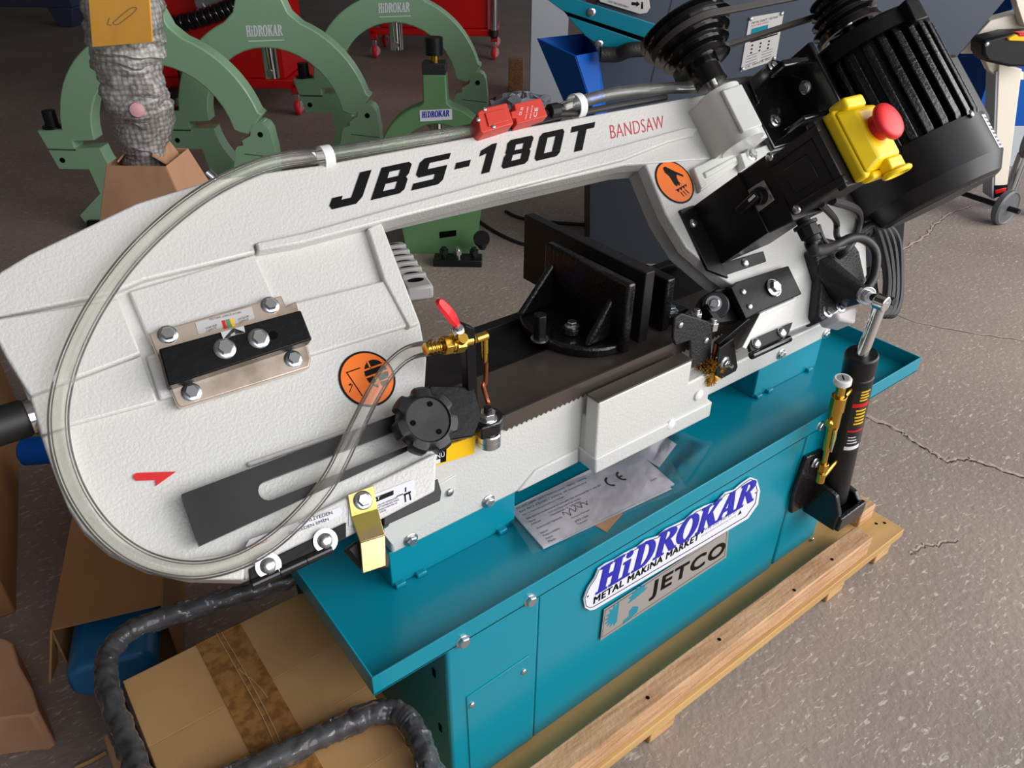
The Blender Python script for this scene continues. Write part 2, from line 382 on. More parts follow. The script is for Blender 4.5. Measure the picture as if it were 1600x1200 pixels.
bed = build(mb, 'saw_bed', 'white_paint', saw, .004, seg=3)
mb = MB(); mb.wbox(.7335, .9575, .7205, .7495, .6995, .7025); build(mb, 'table_edge', 'table_steel', bed, .0006)
mb = MB(); mb.wbox(.44, 1.06, .785, .9, .694, .70); build(mb, 'table_top', 'table_steel', bed, .001)
mb = MB(); mb.wbox(.46, 1.25, .903, 1.035, .665, .688); mb.wbox(.46, 1.25, 1.022, 1.045, .62, .70); mb.wbox(.46,1.25,.9,.905,.65,.699); build(mb, 'vise_channel', 'oxide_steel', bed, .001)
for p, y, r, k in (((642,843),.762,.0085,'hex'),((763,783),.762,.0085,'hex'),((1220,553),.762,.0085,'hex'),((1290,522),.762,.0075,'hex')): bolt(PY(*p, y-.001), -EY, r, bed, k)
for p in ((1047,663),(1091,617)):
    q = PY(*p, .7195); mb = MB(); mb.lathe(q, -EY, [(0,.011),(.003,.0105),(.005,.007),(.0055,.002)], 24); build(mb, 'cap_plug', 'white_plastic', bed)
# cover plate on the bed's left end
mb = MB(); mb.prism([PY(x,y,.762) for x, y in ((598,833),(612,851),(706,792),(711,741),(601,804))], V((0,-.0025,0)), V((0,.001,0))); cp = build(mb, 'cover_plate', 'white_smooth', bed, .001)
for p in ((702,769),(601,818)): bolt(PY(*p, .7593), -EY, .0075, cp, 'pan')
# yellow safety sign on the bed, partly behind the knob
mb = MB(); sg = [PY(x,y,.7605) for x, y in ((655,735),(740,708),(743,679),(655,712))]; mb.prism(sg, V((0,-.0015,0)), V((0,.001,0))); ys = build(mb, 'warning_sign', 'sign_yellow', bed)
mb = MB(); mb.poly([PY(x,y,.7588) for x, y in ((657,731),(697,721),(698,698),(657,710))]); build(mb, 'print_field', 'ink', ys, smooth=0)
text('YÖNÜ', PY(668,722,.7585), PY(695,713,.7585), PY(667,713,.7585), 'ink_white', ys)
mb = MB(); mb.poly([PY(x,y,.7585) for x, y in ((668,728),(688,723),(688,717),(668,722))]); build(mb, 'print_bar', 'label_white', ys, smooth=0)
text('KESME', PY(713,691,.7588), PY(739,683,.7588), PY(713,687,.7588), 'ink', ys)

# blade
def blade():
    mb = MB(); y0, zt, zb = .759, .7215, .6905; x0, x1, pitch = .572, 1.13, .0098; n = int((x1-x0)/pitch); top = []; bot = []
    for i in range(n):
        x = x0+i*pitch; bot += [V((x,y0,zb+.005)), V((x+pitch*.5,y0,zb)), V((x+pitch*.62,y0,zb))]
    pts = bot+[V((x1,y0,zb+.003)), V((x1,y0,zt)), V((x0,y0,zt))]
    mb.prism(pts, V((0,-.0006,0)), V((0,.0006,0))); return build(mb, 'saw_blade', 'blade_steel', saw, smooth=0)
blade()

# ------------------------------------------------------------------ the saw bow
def fp(pts, w): return [F(x, y, w) for x, y in pts]
def plate(mb, pts, w0, w1):
    a = fp(pts, w1); mb.prism(a, NN*(w0-w1), V((0,0,0)))
arc = [(385,908),(300,906),(230,891),(170,863),(130,829),(105,791),(88,750),(70,700),(50,640),(20,565)]
inner = [(384,858),(347,866),(293,873),(267,869),(229,861),(192,848),(165,821),(144,787),(128,749),(117,707),(112,664)]
outline = [(-30,450),(0,424),(45,397),(213,317),(330,281),(496,258),(745,212),(1092,149),(1215,135),(1330,200),(1352,330),(1355,430),(1310,488),(1165,545),(1160,538),
  (1187,487),(1150,450),(1123,430),(1073,387),(1040,333),(1008,256),(977,258),(632,335),(596,345),(632,440),(657,505),(667,560),(664,612),(683,705),(680,767),(545,838)]+arc+[(-15,480)]
mb = MB()
base = fp(outline, -.012); mb.prism(base, NN*-.055, V((0,0,0)))
plate(mb, [(-30,450),(0,424),(45,397),(213,317),(330,281),(496,258),(745,212),(1092,149),(1215,135),(1225,240),(1120,248),(1008,256),(977,258),(632,335),(596,345),(570,352),(480,366),(396,382),(400,394),(225,437),(176,458),(-15,497)], -.03, 0)
plate(mb, [(1008,256),(1040,333),(1073,387),(1123,430),(1150,450),(1187,487),(1160,538),(1165,545),(1310,488),(1355,430),(1352,330),(1330,200),(1225,150),(1130,225)], -.03, -.003)
plate(mb, [(-22,500),(186,466),(221,552),(46,618),(10,560)], -.03, .003)
plate(mb, [(46,620),(221,555),(247,628),(112,664),(64,680)], -.03, -.004)
plate(mb, [(200,455),(398,397),(436,478),(236,540)], -.03, -.006)
plate(mb, [(574,356),(596,347),(657,505),(640,512),(600,437)], -.03, 0)
plate(mb, [(436,478),(600,438),(650,506),(470,560),(250,625),(228,556)], -.03, -.004)
plate(mb, [(64,682),(110,667)]+inner[::-1][1:]+[(382,906)]+arc[1:8], -.03, 0)
plate(mb, [(376,858),(383,907),(545,838),(680,767),(683,706)], -.03, -.001)
plate(mb, [(385,722),(602,648),(604,656),(388,730)], -.03, -.007)
plate(mb, [(470,380),(640,335),(975,250),(1045,222),(1083,212),(1092,200),(1075,198),(1030,210),(620,322),(478,362),(400,378),(404,392)], -.03, .007)   # bead along the arm
bow = build(mb, 'saw_bow', 'white_paint', saw, .0032, seg=3)

# ------------------------------------------------------------------ lettering and stickers on the bow
def rect(x0, y0, x1, y1): return [(x0,y0),(x1,y0),(x1,y1),(x0,y1)]
BL = {  # square bold capitals, unit box
 'J': ([[(.58,1),(.92,1),(.92,.18),(.80,0),(.12,0),(0,.14),(0,.36),(.3,.36),(.3,.24),(.58,.24)]], 1.0),
 'B': ([[(0,0),(.30,0),(.30,1),(0,1)],[(.3,.8),(.3,1),(.84,1),(.96,.9),(.96,.8)],[(.3,0),(.3,.2),(.98,.2),(.98,.1),(.86,0)],[(.66,.2),(.66,.42),(.98,.42),(.98,.2)],[(.3,.42),(.3,.6),(.96,.6),(.9,.51),(.98,.42)],[(.64,.6),(.64,.8),(.96,.8),(.96,.6)]], 1.0),
 'S': ([[(0,0),(0,.22),(.64,.22),(.64,.38),(.98,.38),(.98,.12),(.86,0)],[(.12,.38),(0,.5),(0,.6),(.98,.6),(.98,.38)],[(0,.6),(0,.88),(.12,1),(.98,1),(.98,.8),(.34,.8),(.34,.6)]], 1.0),
 '-': ([[(.1,.38),(.9,.38),(.9,.6),(.1,.6)]], .62),
 '1': ([[(.34,0),(.74,0),(.74,1),(.5,1),(.0,.84),(.0,.64),(.34,.7)]], .72),
 '8': ([[(0,.1),(.1,0),(.88,0),(.98,.1),(.98,.22),(0,.22)],[(0,.78),(.98,.78),(.98,.9),(.88,1),(.1,1),(0,.9)],[(0,.22),(.32,.22),(.32,.42),(0,.42)],[(.66,.22),(.98,.22),(.98,.42),(.66,.42)],[(0,.42),(.98,.42),(.92,.5),(.98,.58),(0,.58),(.06,.5)],[(.02,.58),(.34,.58),(.34,.78),(.02,.78)],[(.64,.58),(.96,.58),(.96,.78),(.64,.78)]], 1.0),
 '0': ([[(0,.12),(.1,0),(.88,0),(.98,.12),(.98,.22),(0,.22)],[(0,.78),(.98,.78),(.98,.88),(.88,1),(.1,1),(0,.88)],[(0,.22),(.33,.22),(.33,.78),(0,.78)],[(.65,.22),(.98,.22),(.98,.78),(.65,.78)]], 1.0),
 'T': ([[(.04,.78),(1.02,.78),(1.02,1),(.04,1)],[(.36,0),(.7,0),(.7,.78),(.36,.78)]], 1.0)}
def block_word(word, p00, p10, p01, gap, shear, name, material, parent, table=BL):
    """one mesh per letter, laid on the parallelogram"""
    tot = sum(table[c][1] for c in word)+gap*(len(word)-1); x = 0
    ex, ey = (p10-p00)/tot, p01-p00
    def off_(i, n):
        h = n if table is BL else n//2; j = i % h; return 1+.18*min(j, 8)+(.15 if j > 20 else 0)+(1.9 if i >= h else 0)
    for c in word:
        polys, wd = table[c]; mb = MB(); k = ex.cross(ey).normalized()*(.0004 if table is BL else .00013)
        for i_, pl in enumerate(polys): mb.poly([p00+ex*(x+q[0]*wd*1.0+shear*q[1])+ey*q[1]+k*off_(i_, len(polys)) for q in pl])
        build(mb, name, material, parent, smooth=0, recalc=False); x += wd+gap
w = .0006
block_word('JBS-180T', F(512,329,w), F(921,232,w), F(532,276,w)+UU*-.018, .22, .30, 'letter', 'ink', bow)
text('BANDSAW', F(955,217,w), F(1040,200,w), F(951,196,w), 'red_ink', bow, shear=.12, bold=-.012, spacing=1.05)

def disc(c, r, w, mat_, name, parent, n=40):
    mb = MB(); mb.poly([c+NN*w+(UU*math.cos(2*PI*i/n)+VV*math.sin(2*PI*i/n))*r for i in range(n)]); return build(mb, name, mat_, parent, smooth=0, recalc=False)
def sticker(px, py, r, w0, shapes):
    c = F(px, py, w0); st = MB(); st.lathe(c, NN, [(0,r),(.0008,r)], 40); st = build(st, 'warning_sticker', 'ink', bow, smooth=30)
    disc(c, r*.925, .001, 'orange', 'print', st)
    for m_, pl in shapes:
        mb = MB()
        for q in pl: mb.poly([c+NN*(.0013 if m_ == 'ink' else .0016)+UU*(x*r)+VV*(y*r) for x, y in q])
        build(mb, 'pictogram', m_, st, smooth=0, recalc=False)
hand = [[(-.28,.72),(-.12,.75),(.3,.42),(.62,.2),(.6,.1),(.3,.28),(.22,.2),(.2,-.02),(.3,-.2),(.2,-.12),(.16,-.24),(.06,-.14),(0,-.24),(-.1,-.12),(-.16,.3),(-.3,.5)],
        [(-.24,-.36),(.56,-.22),(.5,-.36),(.42,-.26),(.34,-.42),(.24,-.3),(.14,-.46),(.06,-.33),(-.06,-.5),(-.14,-.38)],
        [(0,-.5),(.06,-.5),(.12,-.72),(.08,-.72)],[(.16,-.48),(.22,-.48),(.3,-.7),(.26,-.7)],[(.32,-.44),(.38,-.44),(.48,-.66),(.43,-.66)]]
sticker(1054, 284.5, .0445, -.0025, [('ink', hand)])
wheel = [(.38+.42*math.cos(a), .06+.52*math.sin(a)) for a in [2*PI*i/28 for i in range(28)]]
door = [rect(-.62,.42,-.58,.46), [(-.62,.42),(-.08,.42),(-.08,.46),(-.62,.46)], [(-.62,.46),(-.58,.46),(-.4,-.52),(-.44,-.52)], [(-.72,.02),(-.62,.06),(-.6,-.02),(-.7,-.02)],[(-.8,-.22),(-.58,.0),(-.56,-.02),(-.78,-.24)]]
bars = [[(.22,.62),(.28,.62),(.28,.3),(.22,.3)],[(-.1,.28),(.9,.28),(.9,.34),(-.1,.34)],[(-.1,.02),(.9,.02),(.9,.08),(-.1,.08)],[(.24,.02),(.36,.02),(.36,-.5),(.24,-.5)],[(-.1,-.26),(.9,-.26),(.9,-.22),(-.1,-.22)]]
sticker(574, 592, .0405, -.0115, [('ink', [wheel]+door), ('orange', bars)])
# red arrow cast into the wheel housing
mb = MB(); mb.prism([F(x,y,-.0105) for x, y in ((209,742),(214,739),(275,737),(244,759),(243,750),(213,751),(208,747)) ], NN*-.002, NN*.0008); build(mb, 'direction_arrow', 'red_paint', bow, smooth=0)

# ------------------------------------------------------------------ blade tension bracket
mb = MB(); plate(mb, [(231,521),(440,461),(447,478),(463,470),(486,560),(484,574),(283,637),(276,632)], -.008, .002); tp = build(mb, 'tension_plate', 'plate_nickel', saw, .002)
mb = MB(); plate(mb, [(248,545),(470,484),(488,530),(264,603)], .002, .024); tb = build(mb, 'tension_block', 'black_paint', saw, .002); tag(tb, 'black steel block clamped across the tension plate')
for p, r in (((262,523),.0085),((422,477),.0085),((299,613),.0085),((458,561),.0085)): bolt(F(*p,.002), NN, r, tp)
for p in ((351,545),(404,529)):
    bolt(F(*p,.024), NN, .0095, tb)
q = F(427,524,.0241); mb = MB(); mb.lathe(q, NN, [(0,.006),(.0003,.006)], 18); build(mb, 'slot', 'dark_hole', tb)
mb = MB(); plate(mb, [(305,504),(393,479),(398,497),(310,522)], .002, .0026); sc = build(mb, 'scale_label', 'alu_print', tp); 
w = .003
for c_, a in (('red_paint',(346,501,351,500)),('green_dark',(352,500,358,498)),('sign_yellow',(359,498,364,497))):
    mb = MB(); x0,y0,x1,y1 = a; mb.poly([F(x0,y0,w),F(x1,y1,w),F(x1+4,y1+13,w),F(x0+4,y0+13,w)]); build(mb, 'scale_mark', c_, sc, smooth=0, recalc=False)
text('TESTERE GERGİ AYARI', F(327,501,w), F(377,489,w), F(326,497,w), 'ink_grey', sc)
text('YÜKSEK\nGERGİ', F(323,519,w), F(342,512,w), F(320,512,w), 'ink_grey', sc)
text('DÜŞÜK\nGERGİ', F(374,505,w), F(391,499,w), F(372,497,w), 'ink_grey', sc)
mb = MB(); plate(mb, [(345,519),(381,509),(383,519),(368,523),(364,512),(360,526),(349,530)], .024, .0262); build(mb, 'pointer', 'alu_print', tb, smooth=0)

# ------------------------------------------------------------------ blade guide arm with its clamping knob
bar = [(284,772),(735,604),(751,652),(312,853)]
def rr_slot(a, b, hw, n=8):
    d = (b-a).normalized(); e = NN.cross(d); out = []
    for i in range(n+1): q = PI/2+PI*i/n; out.append(a+(d*math.cos(q)+e*math.sin(q))*hw)
    for i in range(n+1): q = -PI/2+PI*i/n; out.append(b+(d*math.cos(q)+e*math.sin(q))*hw)
    return out
def bar_mesh():
    mb = MB(); w1, w0 = .012, -.002; o = fp(bar, w1)
    s0, s1 = F(420,766,w1), F(640,680,w1); sl = rr_slot(s0, s1, .0125)
    # split the plate round the slot: upper and lower halves
    n = len(sl)//2; left = sl[:n]; right = sl[n:]
    mid_l = (o[0]+o[3])/2; mid_r = (o[1]+o[2])/2
    up_ = [o[0], o[1], mid_r] + right[n//2:][::1] + left[:n//2+1] + [mid_l]
    lo_ = [o[3], mid_l] + left[n//2:] + right[:n//2+1] + [mid_r, o[2]]
    for pts in (up_, lo_): mb.prism(pts, NN*(w0-w1), V((0,0,0)))
    return build(mb, 'guide_arm', 'oxide_steel', saw, 0)
arm = bar_mesh(); tag(arm, 'slotted dark steel bar lying along the lower bow')
kc = F(655,665,.012)
def knob():
    mb = MB(); n = 96; prof = [(.000,.020),(.012,.022),(.014,.041),(.018,.047),(.030,.047),(.036,.043),(.038,.032),(.0355,.030),(.0345,.0)]
    vs = []; fs = []
    for t, r in prof:
        for i in range(n):
            a = 2*PI*i/n; k = math.cos(7*a); lob = 1 if k > -.15 else (.86 if k < -.6 else 1-.14*(-.15-k)/.45)
            rr = r*(lob if r > .035 else 1); vs.append(kc+NN*t+(UU*math.cos(a+.4)+VV*math.sin(a+.4))*rr)
    for j in range(len(prof)-1):
        for i in range(n): fs.append([j*n+i, j*n+(i+1)%n, (j+1)*n+(i+1)%n, (j+1)*n+i])
    fs.append(list(range(n))); mb.add(vs, fs); o = build(mb, 'clamp_knob', 'black_plastic', saw, smooth=40)
    for a in (1.0, 3.0, 5.05):
        m2 = MB(); m2.lathe(kc+NN*.0358+(UU*math.cos(a)+VV*math.sin(a))*.022, NN, [(0,.0038),(.0006,.0038)], 14); build(m2, 'pin_hole', 'dark_hole', o)
knob()
# guide bracket at the arm's end, valve post, coolant valve
mb = MB(); plate(mb, [(670,602),(742,604),(752,652),(741,681),(690,690)], .002, .016); gb = build(mb, 'guide_bracket', 'black_paint', saw, .002)
q = PY(764,664,.75); mb = MB(); mb.prism([q+EX*x+EY*y for x, y in ((-.024,-.014),(.008,-.017),(.026,-.006),(.026,.02),(-.024,.02))], EZ*-.010, EZ*.012); build(mb, 'guide_block', 'black_cast', gb, .003)
mb = MB(); n_ = q+EZ*.012+EX*-.002; mb.cyl(n_, n_+EZ*.013, .0125, n=6); mb.cyl(n_, n_+EZ*.002, .0145, n=24); build(mb, 'nut', 'zinc', gb, .001); mb = MB(); mb.cyl(n_+EZ*.012, n_+EZ*.021, .006, n=16); build(mb, 'stud', 'black_satin', gb, .001)
b0_ = q-EZ*.037; mb = MB(); mb.lathe(b0_, EZ, [(0,.012),(0,.0165),(.002,.018),(.011,.018),(.0115,.0173),(.0125,.0173),(.013,.018),(.022,.018),(.024,.0165),(.024,.012)], 32); build(mb, 'guide_bearing', 'zinc', gb)
mb = MB(); mb.cyl(b0_+EZ*.022, b0_+EZ*.029, .0125, n=24); build(mb, 'washer', 'black_gloss', gb)
yv = .78
mb = MB(); P = [PY(x,y,.764) for x,y in ((727,508),(743,514),(748,652),(733,652))]; mb.prism(P, V((0,0,0)), V((0,.016,0))); post = build(mb, 'valve_post', 'black_paint', saw, .0015)
a, b = PY(664,546,yv-.01), PY(733,532,yv-.01); d = (b-a).normalized(); L_ = (b-a).length
mb = MB()
prof = [(0,.006)]
for i in range(4): prof += [(L_*.09*i+.001,.0092),(L_*.09*(i+1)-.001,.0075)]
prof += [(L_*.38,.0075),(L_*.38,.0125)]
mb.lathe(a, d, prof, 20); mb.cyl(a+d*L_*.38, a+d*L_*.56, .0135, n=6); mb.cyl(a+d*L_*.56, a+d*L_*.86, .0125, n=20); mb.cyl(a+d*L_*.62, a+d*L_*.82, .015, n=8); mb.cyl(a+d*L_*.86, a+d*L_*1.05, .008, n=16)
mb.cyl(a+d*L_*.72, a+d*L_*.72+NN*.022, .008, n=16)
vl = build(mb, 'coolant_valve', 'brass', saw, .0006)
piv = a+d*L_*.72+NN*.022
h0, h1 = PY(716,512,yv-.02), PY(683,470,yv-.02); hd = (h1-h0).normalized(); he = hd.cross(NN).normalized(); hn = he.cross(hd)
def hand_lever():
    mb = MB(); st = [(0,.006),(.2,.0062),(.36,.0095),(.6,.0095),(.85,.0085),(.97,.006),(1,.003)]; L = (h1-h0).length
    rows = []
    for t, wd in st:
        c = h0+hd*L*t+hn*(.004*math.sin(t*3)); rows.append([c-he*wd, c-he*wd*.6+hn*.0035, c+he*wd*.6+hn*.0035, c+he*wd, c+he*wd*.6-hn*.0025, c-he*wd*.6-hn*.0025])
    for i in range(len(rows)-1): mb.loft(rows[i], rows[i+1], True)
    build(mb, 'valve_lever', 'red_plastic', vl, 0)
hand_lever()
mb = MB(); q = PY(716,521,yv-.02); mb.prism([PY(x,y,yv-.018) for x,y in ((704,515),(712,507),(724,512),(726,524),(720,532),(712,530))], V((0,-.002,0)), V((0,.002,0))); build(mb, 'lever_plate', 'zinc', vl, .0005)
bolt(PY(716,514,yv-.022), (NN+EZ*.3).normalized(), .006, vl)
a2 = PY(752,527,yv-.004); mb = MB(); mb.cyl(a2-EX*.010, a2+EX*.010, .0065, n=16); mb.cyl(a2+EX*.006, a2+EX*.006-EZ*.028, .0055, n=16); mb.cyl(a2+EX*.006-EZ*.026, a2+EX*.006-EZ*.042, .0048, n=8); build(mb, 'elbow_fitting', 'brass', vl, .001)
mb = MB(); mb.tube(spline([a2+EX*.008-EZ*.045, a2+EX*.006-EZ*.08, PY(754,600,yv-.006), PY(762,628,.765), PY(764,640,.752)], 6), .0035, 10); build(mb, 'coolant_pipe', 'copper', vl)

# ------------------------------------------------------------------ clear coolant hose
hw = .0125
hp = [PY(676,543,yv-.01), F(640,551,.03), F(610,575,.016), F(581,620,hw), F(550,682,.024), F(515,750,.024), F(470,806,hw), F(420,850,hw), F(365,879,hw), F(300,891,hw), F(230,877,hw), F(170,838,hw), F(126,782,hw), F(100,720,hw), F(91,660,hw), F(97,605,hw),
      F(116,545,.016), F(150,478,.016), F(200,408,hw), F(262,346,hw), F(330,296,hw), F(400,262,.01), F(450,249,.003), F(510,242,-.004), F(620,224,-.006), F(745,203,-.006), F(850,180,-.006), F(900,162,-.004), F(960,146,-.004), F(1040,138,-.004), F(1100,136,-.01), F(1180,126,-.02), F(1240,124,-.04)]
path = spline(hp, 10)
mb = MB(); mb.tube(path, .0112, 20, False); hose = build(mb, 'coolant_hose', 'vinyl', saw, smooth=60)
mb = MB(); mb.tube(path, .0078, 16, False); build(mb, 'hose_bore', 'vinyl', hose, smooth=60)
def clip(px, py, w0, r=.0175, ww=.016):
    c = F(px, py, w0); mb = MB(); n = 28; vs = []; fs = []
    for i in range(n+1):
        q = -.5*PI+1.9*PI*i/n; o = NN*math.cos(q)+VV*math.sin(q)
        for rr, uu in ((r,-ww/2),(r,ww/2),(r-.0025,ww/2),(r-.0025,-ww/2)): vs.append(c+o*rr+UU*uu)
    for i in range(n):
        for k in range(4): fs.append([i*4+k, i*4+(k+1)%4, (i+1)*4+(k+1)%4, (i+1)*4+k])
    fs += [[0,1,2,3],[n*4,n*4+1,n*4+2,n*4+3]]; mb.add(vs, fs); build(mb, 'hose_clip', 'white_plastic', saw, .0006)
clip(509,246,-.003); clip(901,166,.003,.022)
mb = MB(); mb.tube([F(868,178,.004), F(905,177,.004), F(960,166,.0), F(1040,152,-.006)], .006, 10); build(mb, 'switch_cable', 'black_rubber', saw)
# red safety switch on the arm
def switch():
    mb = MB(); plate(mb, [(744,196),(866,165),(880,184),(748,214)], -.012, .004); b0 = build(mb, 'switch_base', 'black_plastic', saw, .001)
    mb = MB(); plate(mb, [(746,176),(754,169),(792,160),(803,193),(755,208),(750,204)], -.012, .024); o = build(mb, 'safety_switch', 'red_switch', saw, .002)
    mb = MB(); plate(mb, [(758,176),(788,169),(796,188),(764,197)], .024, .0265); build(mb, 'switch_cap', 'red_switch', o, .001)
    mb = MB(); plate(mb, [(803,162),(845,153),(856,181),(808,194),(806,184),(800,184),(798,174),(806,172)], -.012, .022); build(mb, 'key_head', 'red_switch', o, .0015)
    for p in ((757,171),(771,198),(747,187)): bolt(F(*p,.0245), NN, .004, o, 'pan')
    for t, a, b_, c_ in (('CK 33', (814,180),(818,168),(810,180)), ('16A 240V',(822,186),(826,166),(820,186)), ('IP65 AC15',(829,185),(833,165),(827,185)), ('CE',(838,183),(841,168),(833,183))):
        text(t, F(*a,.0224), F(*b_,.0224), F(*c_,.0224), 'ink_white', o, off=NN*.0002)
    a = F(858,174,.006); mb = MB(); mb.cyl(a, a+UU*.02, .0125, n=10); mb.cyl(a+UU*.02, a+UU*.03, .009, n=16); build(mb, 'cable_gland', 'black_plastic', o, .001)
switch()

# ------------------------------------------------------------------ wheel cover hinge, latch, labels on the lower rim
mb = MB(); plate(mb, [(389,889),(541,816),(541,842),(391,913)], -.004, .003); hg = build(mb, 'hinge', 'black_paint', saw, .001)
a, b = F(393,914,.0), F(518,857,.0); d = b-a
for i in range(3):
    mb = MB(); mb.cyl(a+d*(i/3+.005), a+d*((i+1)/3-.005), .007, n=18); build(mb, 'hinge_knuckle', 'black_gloss', hg)
for p in ((419,884),(508,845)):
    washer(F(*p,.003), NN, .0155, hg); bolt(F(*p,.0052), NN, .0098, hg, 'pan')
mb = MB(); plate(mb, [(384,853),(386,862),(530,806),(535,800),(531,792),(390,843)], -.004, .0004); lb = build(mb, 'caution_label', 'label_white', bow, .0001)
text('DİKKAT:', F(391,857,.001), F(420,846,.001), F(390,852,.001), 'red_paint', lb, off=NN*.0002, bold=.02)
text('NAKLİYEDEN', F(468,820,.001), F(520,803,.001), F(466,813,.001), 'ink', lb, off=NN*.0002)
text('ÖNCEDEN EMİN', F(452,836,.001), F(514,813,.001), F(450,830,.001), 'ink', lb, off=NN*.0002)
mb = MB(); plate(mb, [(545,822),(646,780),(646,749),(545,788)], -.004, .0004); l2 = build(mb, 'instruction_label', 'label_white', bow, .0001)
w = .001
mb = MB(); mb.poly([F(x,y,w) for x,y in ((584,786),(615,773),(615,766),(584,778))]); build(mb, 'print_bar', 'ink', l2, smooth=0, recalc=False)
text('DİKKAT', F(560,788,w), F(594,780,w), F(560,782,w), 'ink_white', l2, off=NN*.0003)
text('TALAŞLARI TEMİZLEYİN\nBAKIM YAPMADAN ÖNCE\nMAKİNAYI KAPATIN VE\nFİŞİ ÇEKİN', F(586,806,w), F(625,790,w), F(584,790,w), 'ink', l2)
mb = MB()
for q in (((631,772),(642,767),(642,770),(631,775)),((632,774),(634,773),(635,784),(633,785)),((639,771),(641,770),(643,781),(641,782)),((620,775),(630,771),(630,772.5),(620,776.5)),((633,762),(635,761),(635,768),(633,769))): mb.poly([F(x,y,w) for x,y in q])
build(mb, 'pictogram', 'ink', l2, smooth=0, recalc=False)
# black strip set back under the wheel housing edge
mb = MB(); plate(mb, [(600,822),(688,782),(690,768),(684,748),(600,790)], -.066, -.055); build(mb, 'under_edge_strip', 'black_rubber', bow, .001)
def latch():
    rows = [[(543,773),(584,758),.003],[(549,808),(590,795),.003],[(563,848),(602,836),.012],[(567,896),(603,884),.012]]
    mb = MB(); th = NN*.003
    for i in range(3):
        a0, b0, w0 = rows[i]; a1, b1, w1 = rows[i+1]
        q = [F(*a0,w0), F(*b0,w0), F(*b1,w1), F(*a1,w1)]; mb.loft([p-th for p in q], q)
    o = build(mb, 'cover_latch', 'yellow_zinc', saw, .0008); bolt(F(567,782,.003), NN, .009, o)
    mb = MB(); mb.prism([F(x,y,-.002) for x,y in ((541,858),(560,843),(604,858),(610,870),(609,888),(570,890))], NN*-.02, V((0,0,0))); build(mb, 'rubber_stop', 'black_rubber', o, .003)
latch()
# black grip at the bow's free end
g0 = F(44,652,-.03); mb = MB(); mb.lathe(g0, -EX, [(0,.0205),(.004,.0225),(.13,.0225),(.136,.018)], 28); gp = build(mb, 'lifting_handle', 'black_rubber', saw)
mb = MB(); mb.lathe(g0+EX*.014, -EX, [(0,.02),(.006,.02),(.006,.022),(.013,.022)], 28); build(mb, 'collar', 'chrome', gp)

# ------------------------------------------------------------------ vise on the table
XJ = .881
def gusset(mb, x_foot, x_top, y, ztop, th):
    a = [V((x_foot,y,.722)), V((x_top,y,.722)), V((x_top,y,ztop))]; mb.prism(a, V((0,-th/2,0)), V((0,th/2,0)))
def vise():
    mb = MB(); n = 40; c = V((.868,.93,.70)); pts = []
    for i in range(n+1):
        q = PI/2+PI*i/n; pts.append(c+V((.098*math.cos(q), .118*math.sin(q), 0)))
    pts += [V((.884,.812,.70)), V((.884,1.048,.70))]
    mb.prism(pts, V((0,0,0)), V((0,0,.021)))
    mb.wbox(XJ-.020, XJ, .800, 1.022, .705, .842)
    gusset(mb, .782, XJ-.004, 1.0, .825, .014); gusset(mb, .808, XJ-.004, .842, .822, .014)
    v = build(mb, 'vise_jaw', 'black_cast', saw, .006, seg=3); tag(v, 'black swivelling jaw with two ribs')
    q = PZ(843,530,.7215); mb = MB(); mb.lathe(q, EZ, [(0,.016),(.003,.016)], 24); build(mb, 'washer', 'zinc', v)
    mb = MB(); mb.cyl(q+EZ*.003, q+EZ*.05, .0125, n=6); build(mb, 'pivot_nut', 'black_satin', v, .002)
    q = PZ(893,518,.7215); mb = MB(); mb.lathe(q, EZ, [(0,.02),(.012,.018)], 24); build(mb, 'boss', 'black_cast', v, .002); bolt(q+EZ*.012, EZ, .0095, v)
    mb = MB(); mb.wbox(.906, .928, .805, 1.14, .711, .849); mb.wbox(.884, .908, .86, 1.0, .73, .80); build(mb, 'jaw_plate', 'oxide_steel', v, .002)
    mb = MB(); mb.wbox(.985, 1.006, .822, 1.06, .70, .808); mb.prism([V((1.0,y,z)) for y,z in ((.83,.70),(1.05,.70),(1.05,.722),(.83,.722))], V((0,0,0)), V((.07,0,0)))
    fj = build(mb, 'fixed_jaw', 'black_cast', saw, .005, seg=3); bolt(V((1.03,.845,.722)), EZ, .0105, fj)
vise()

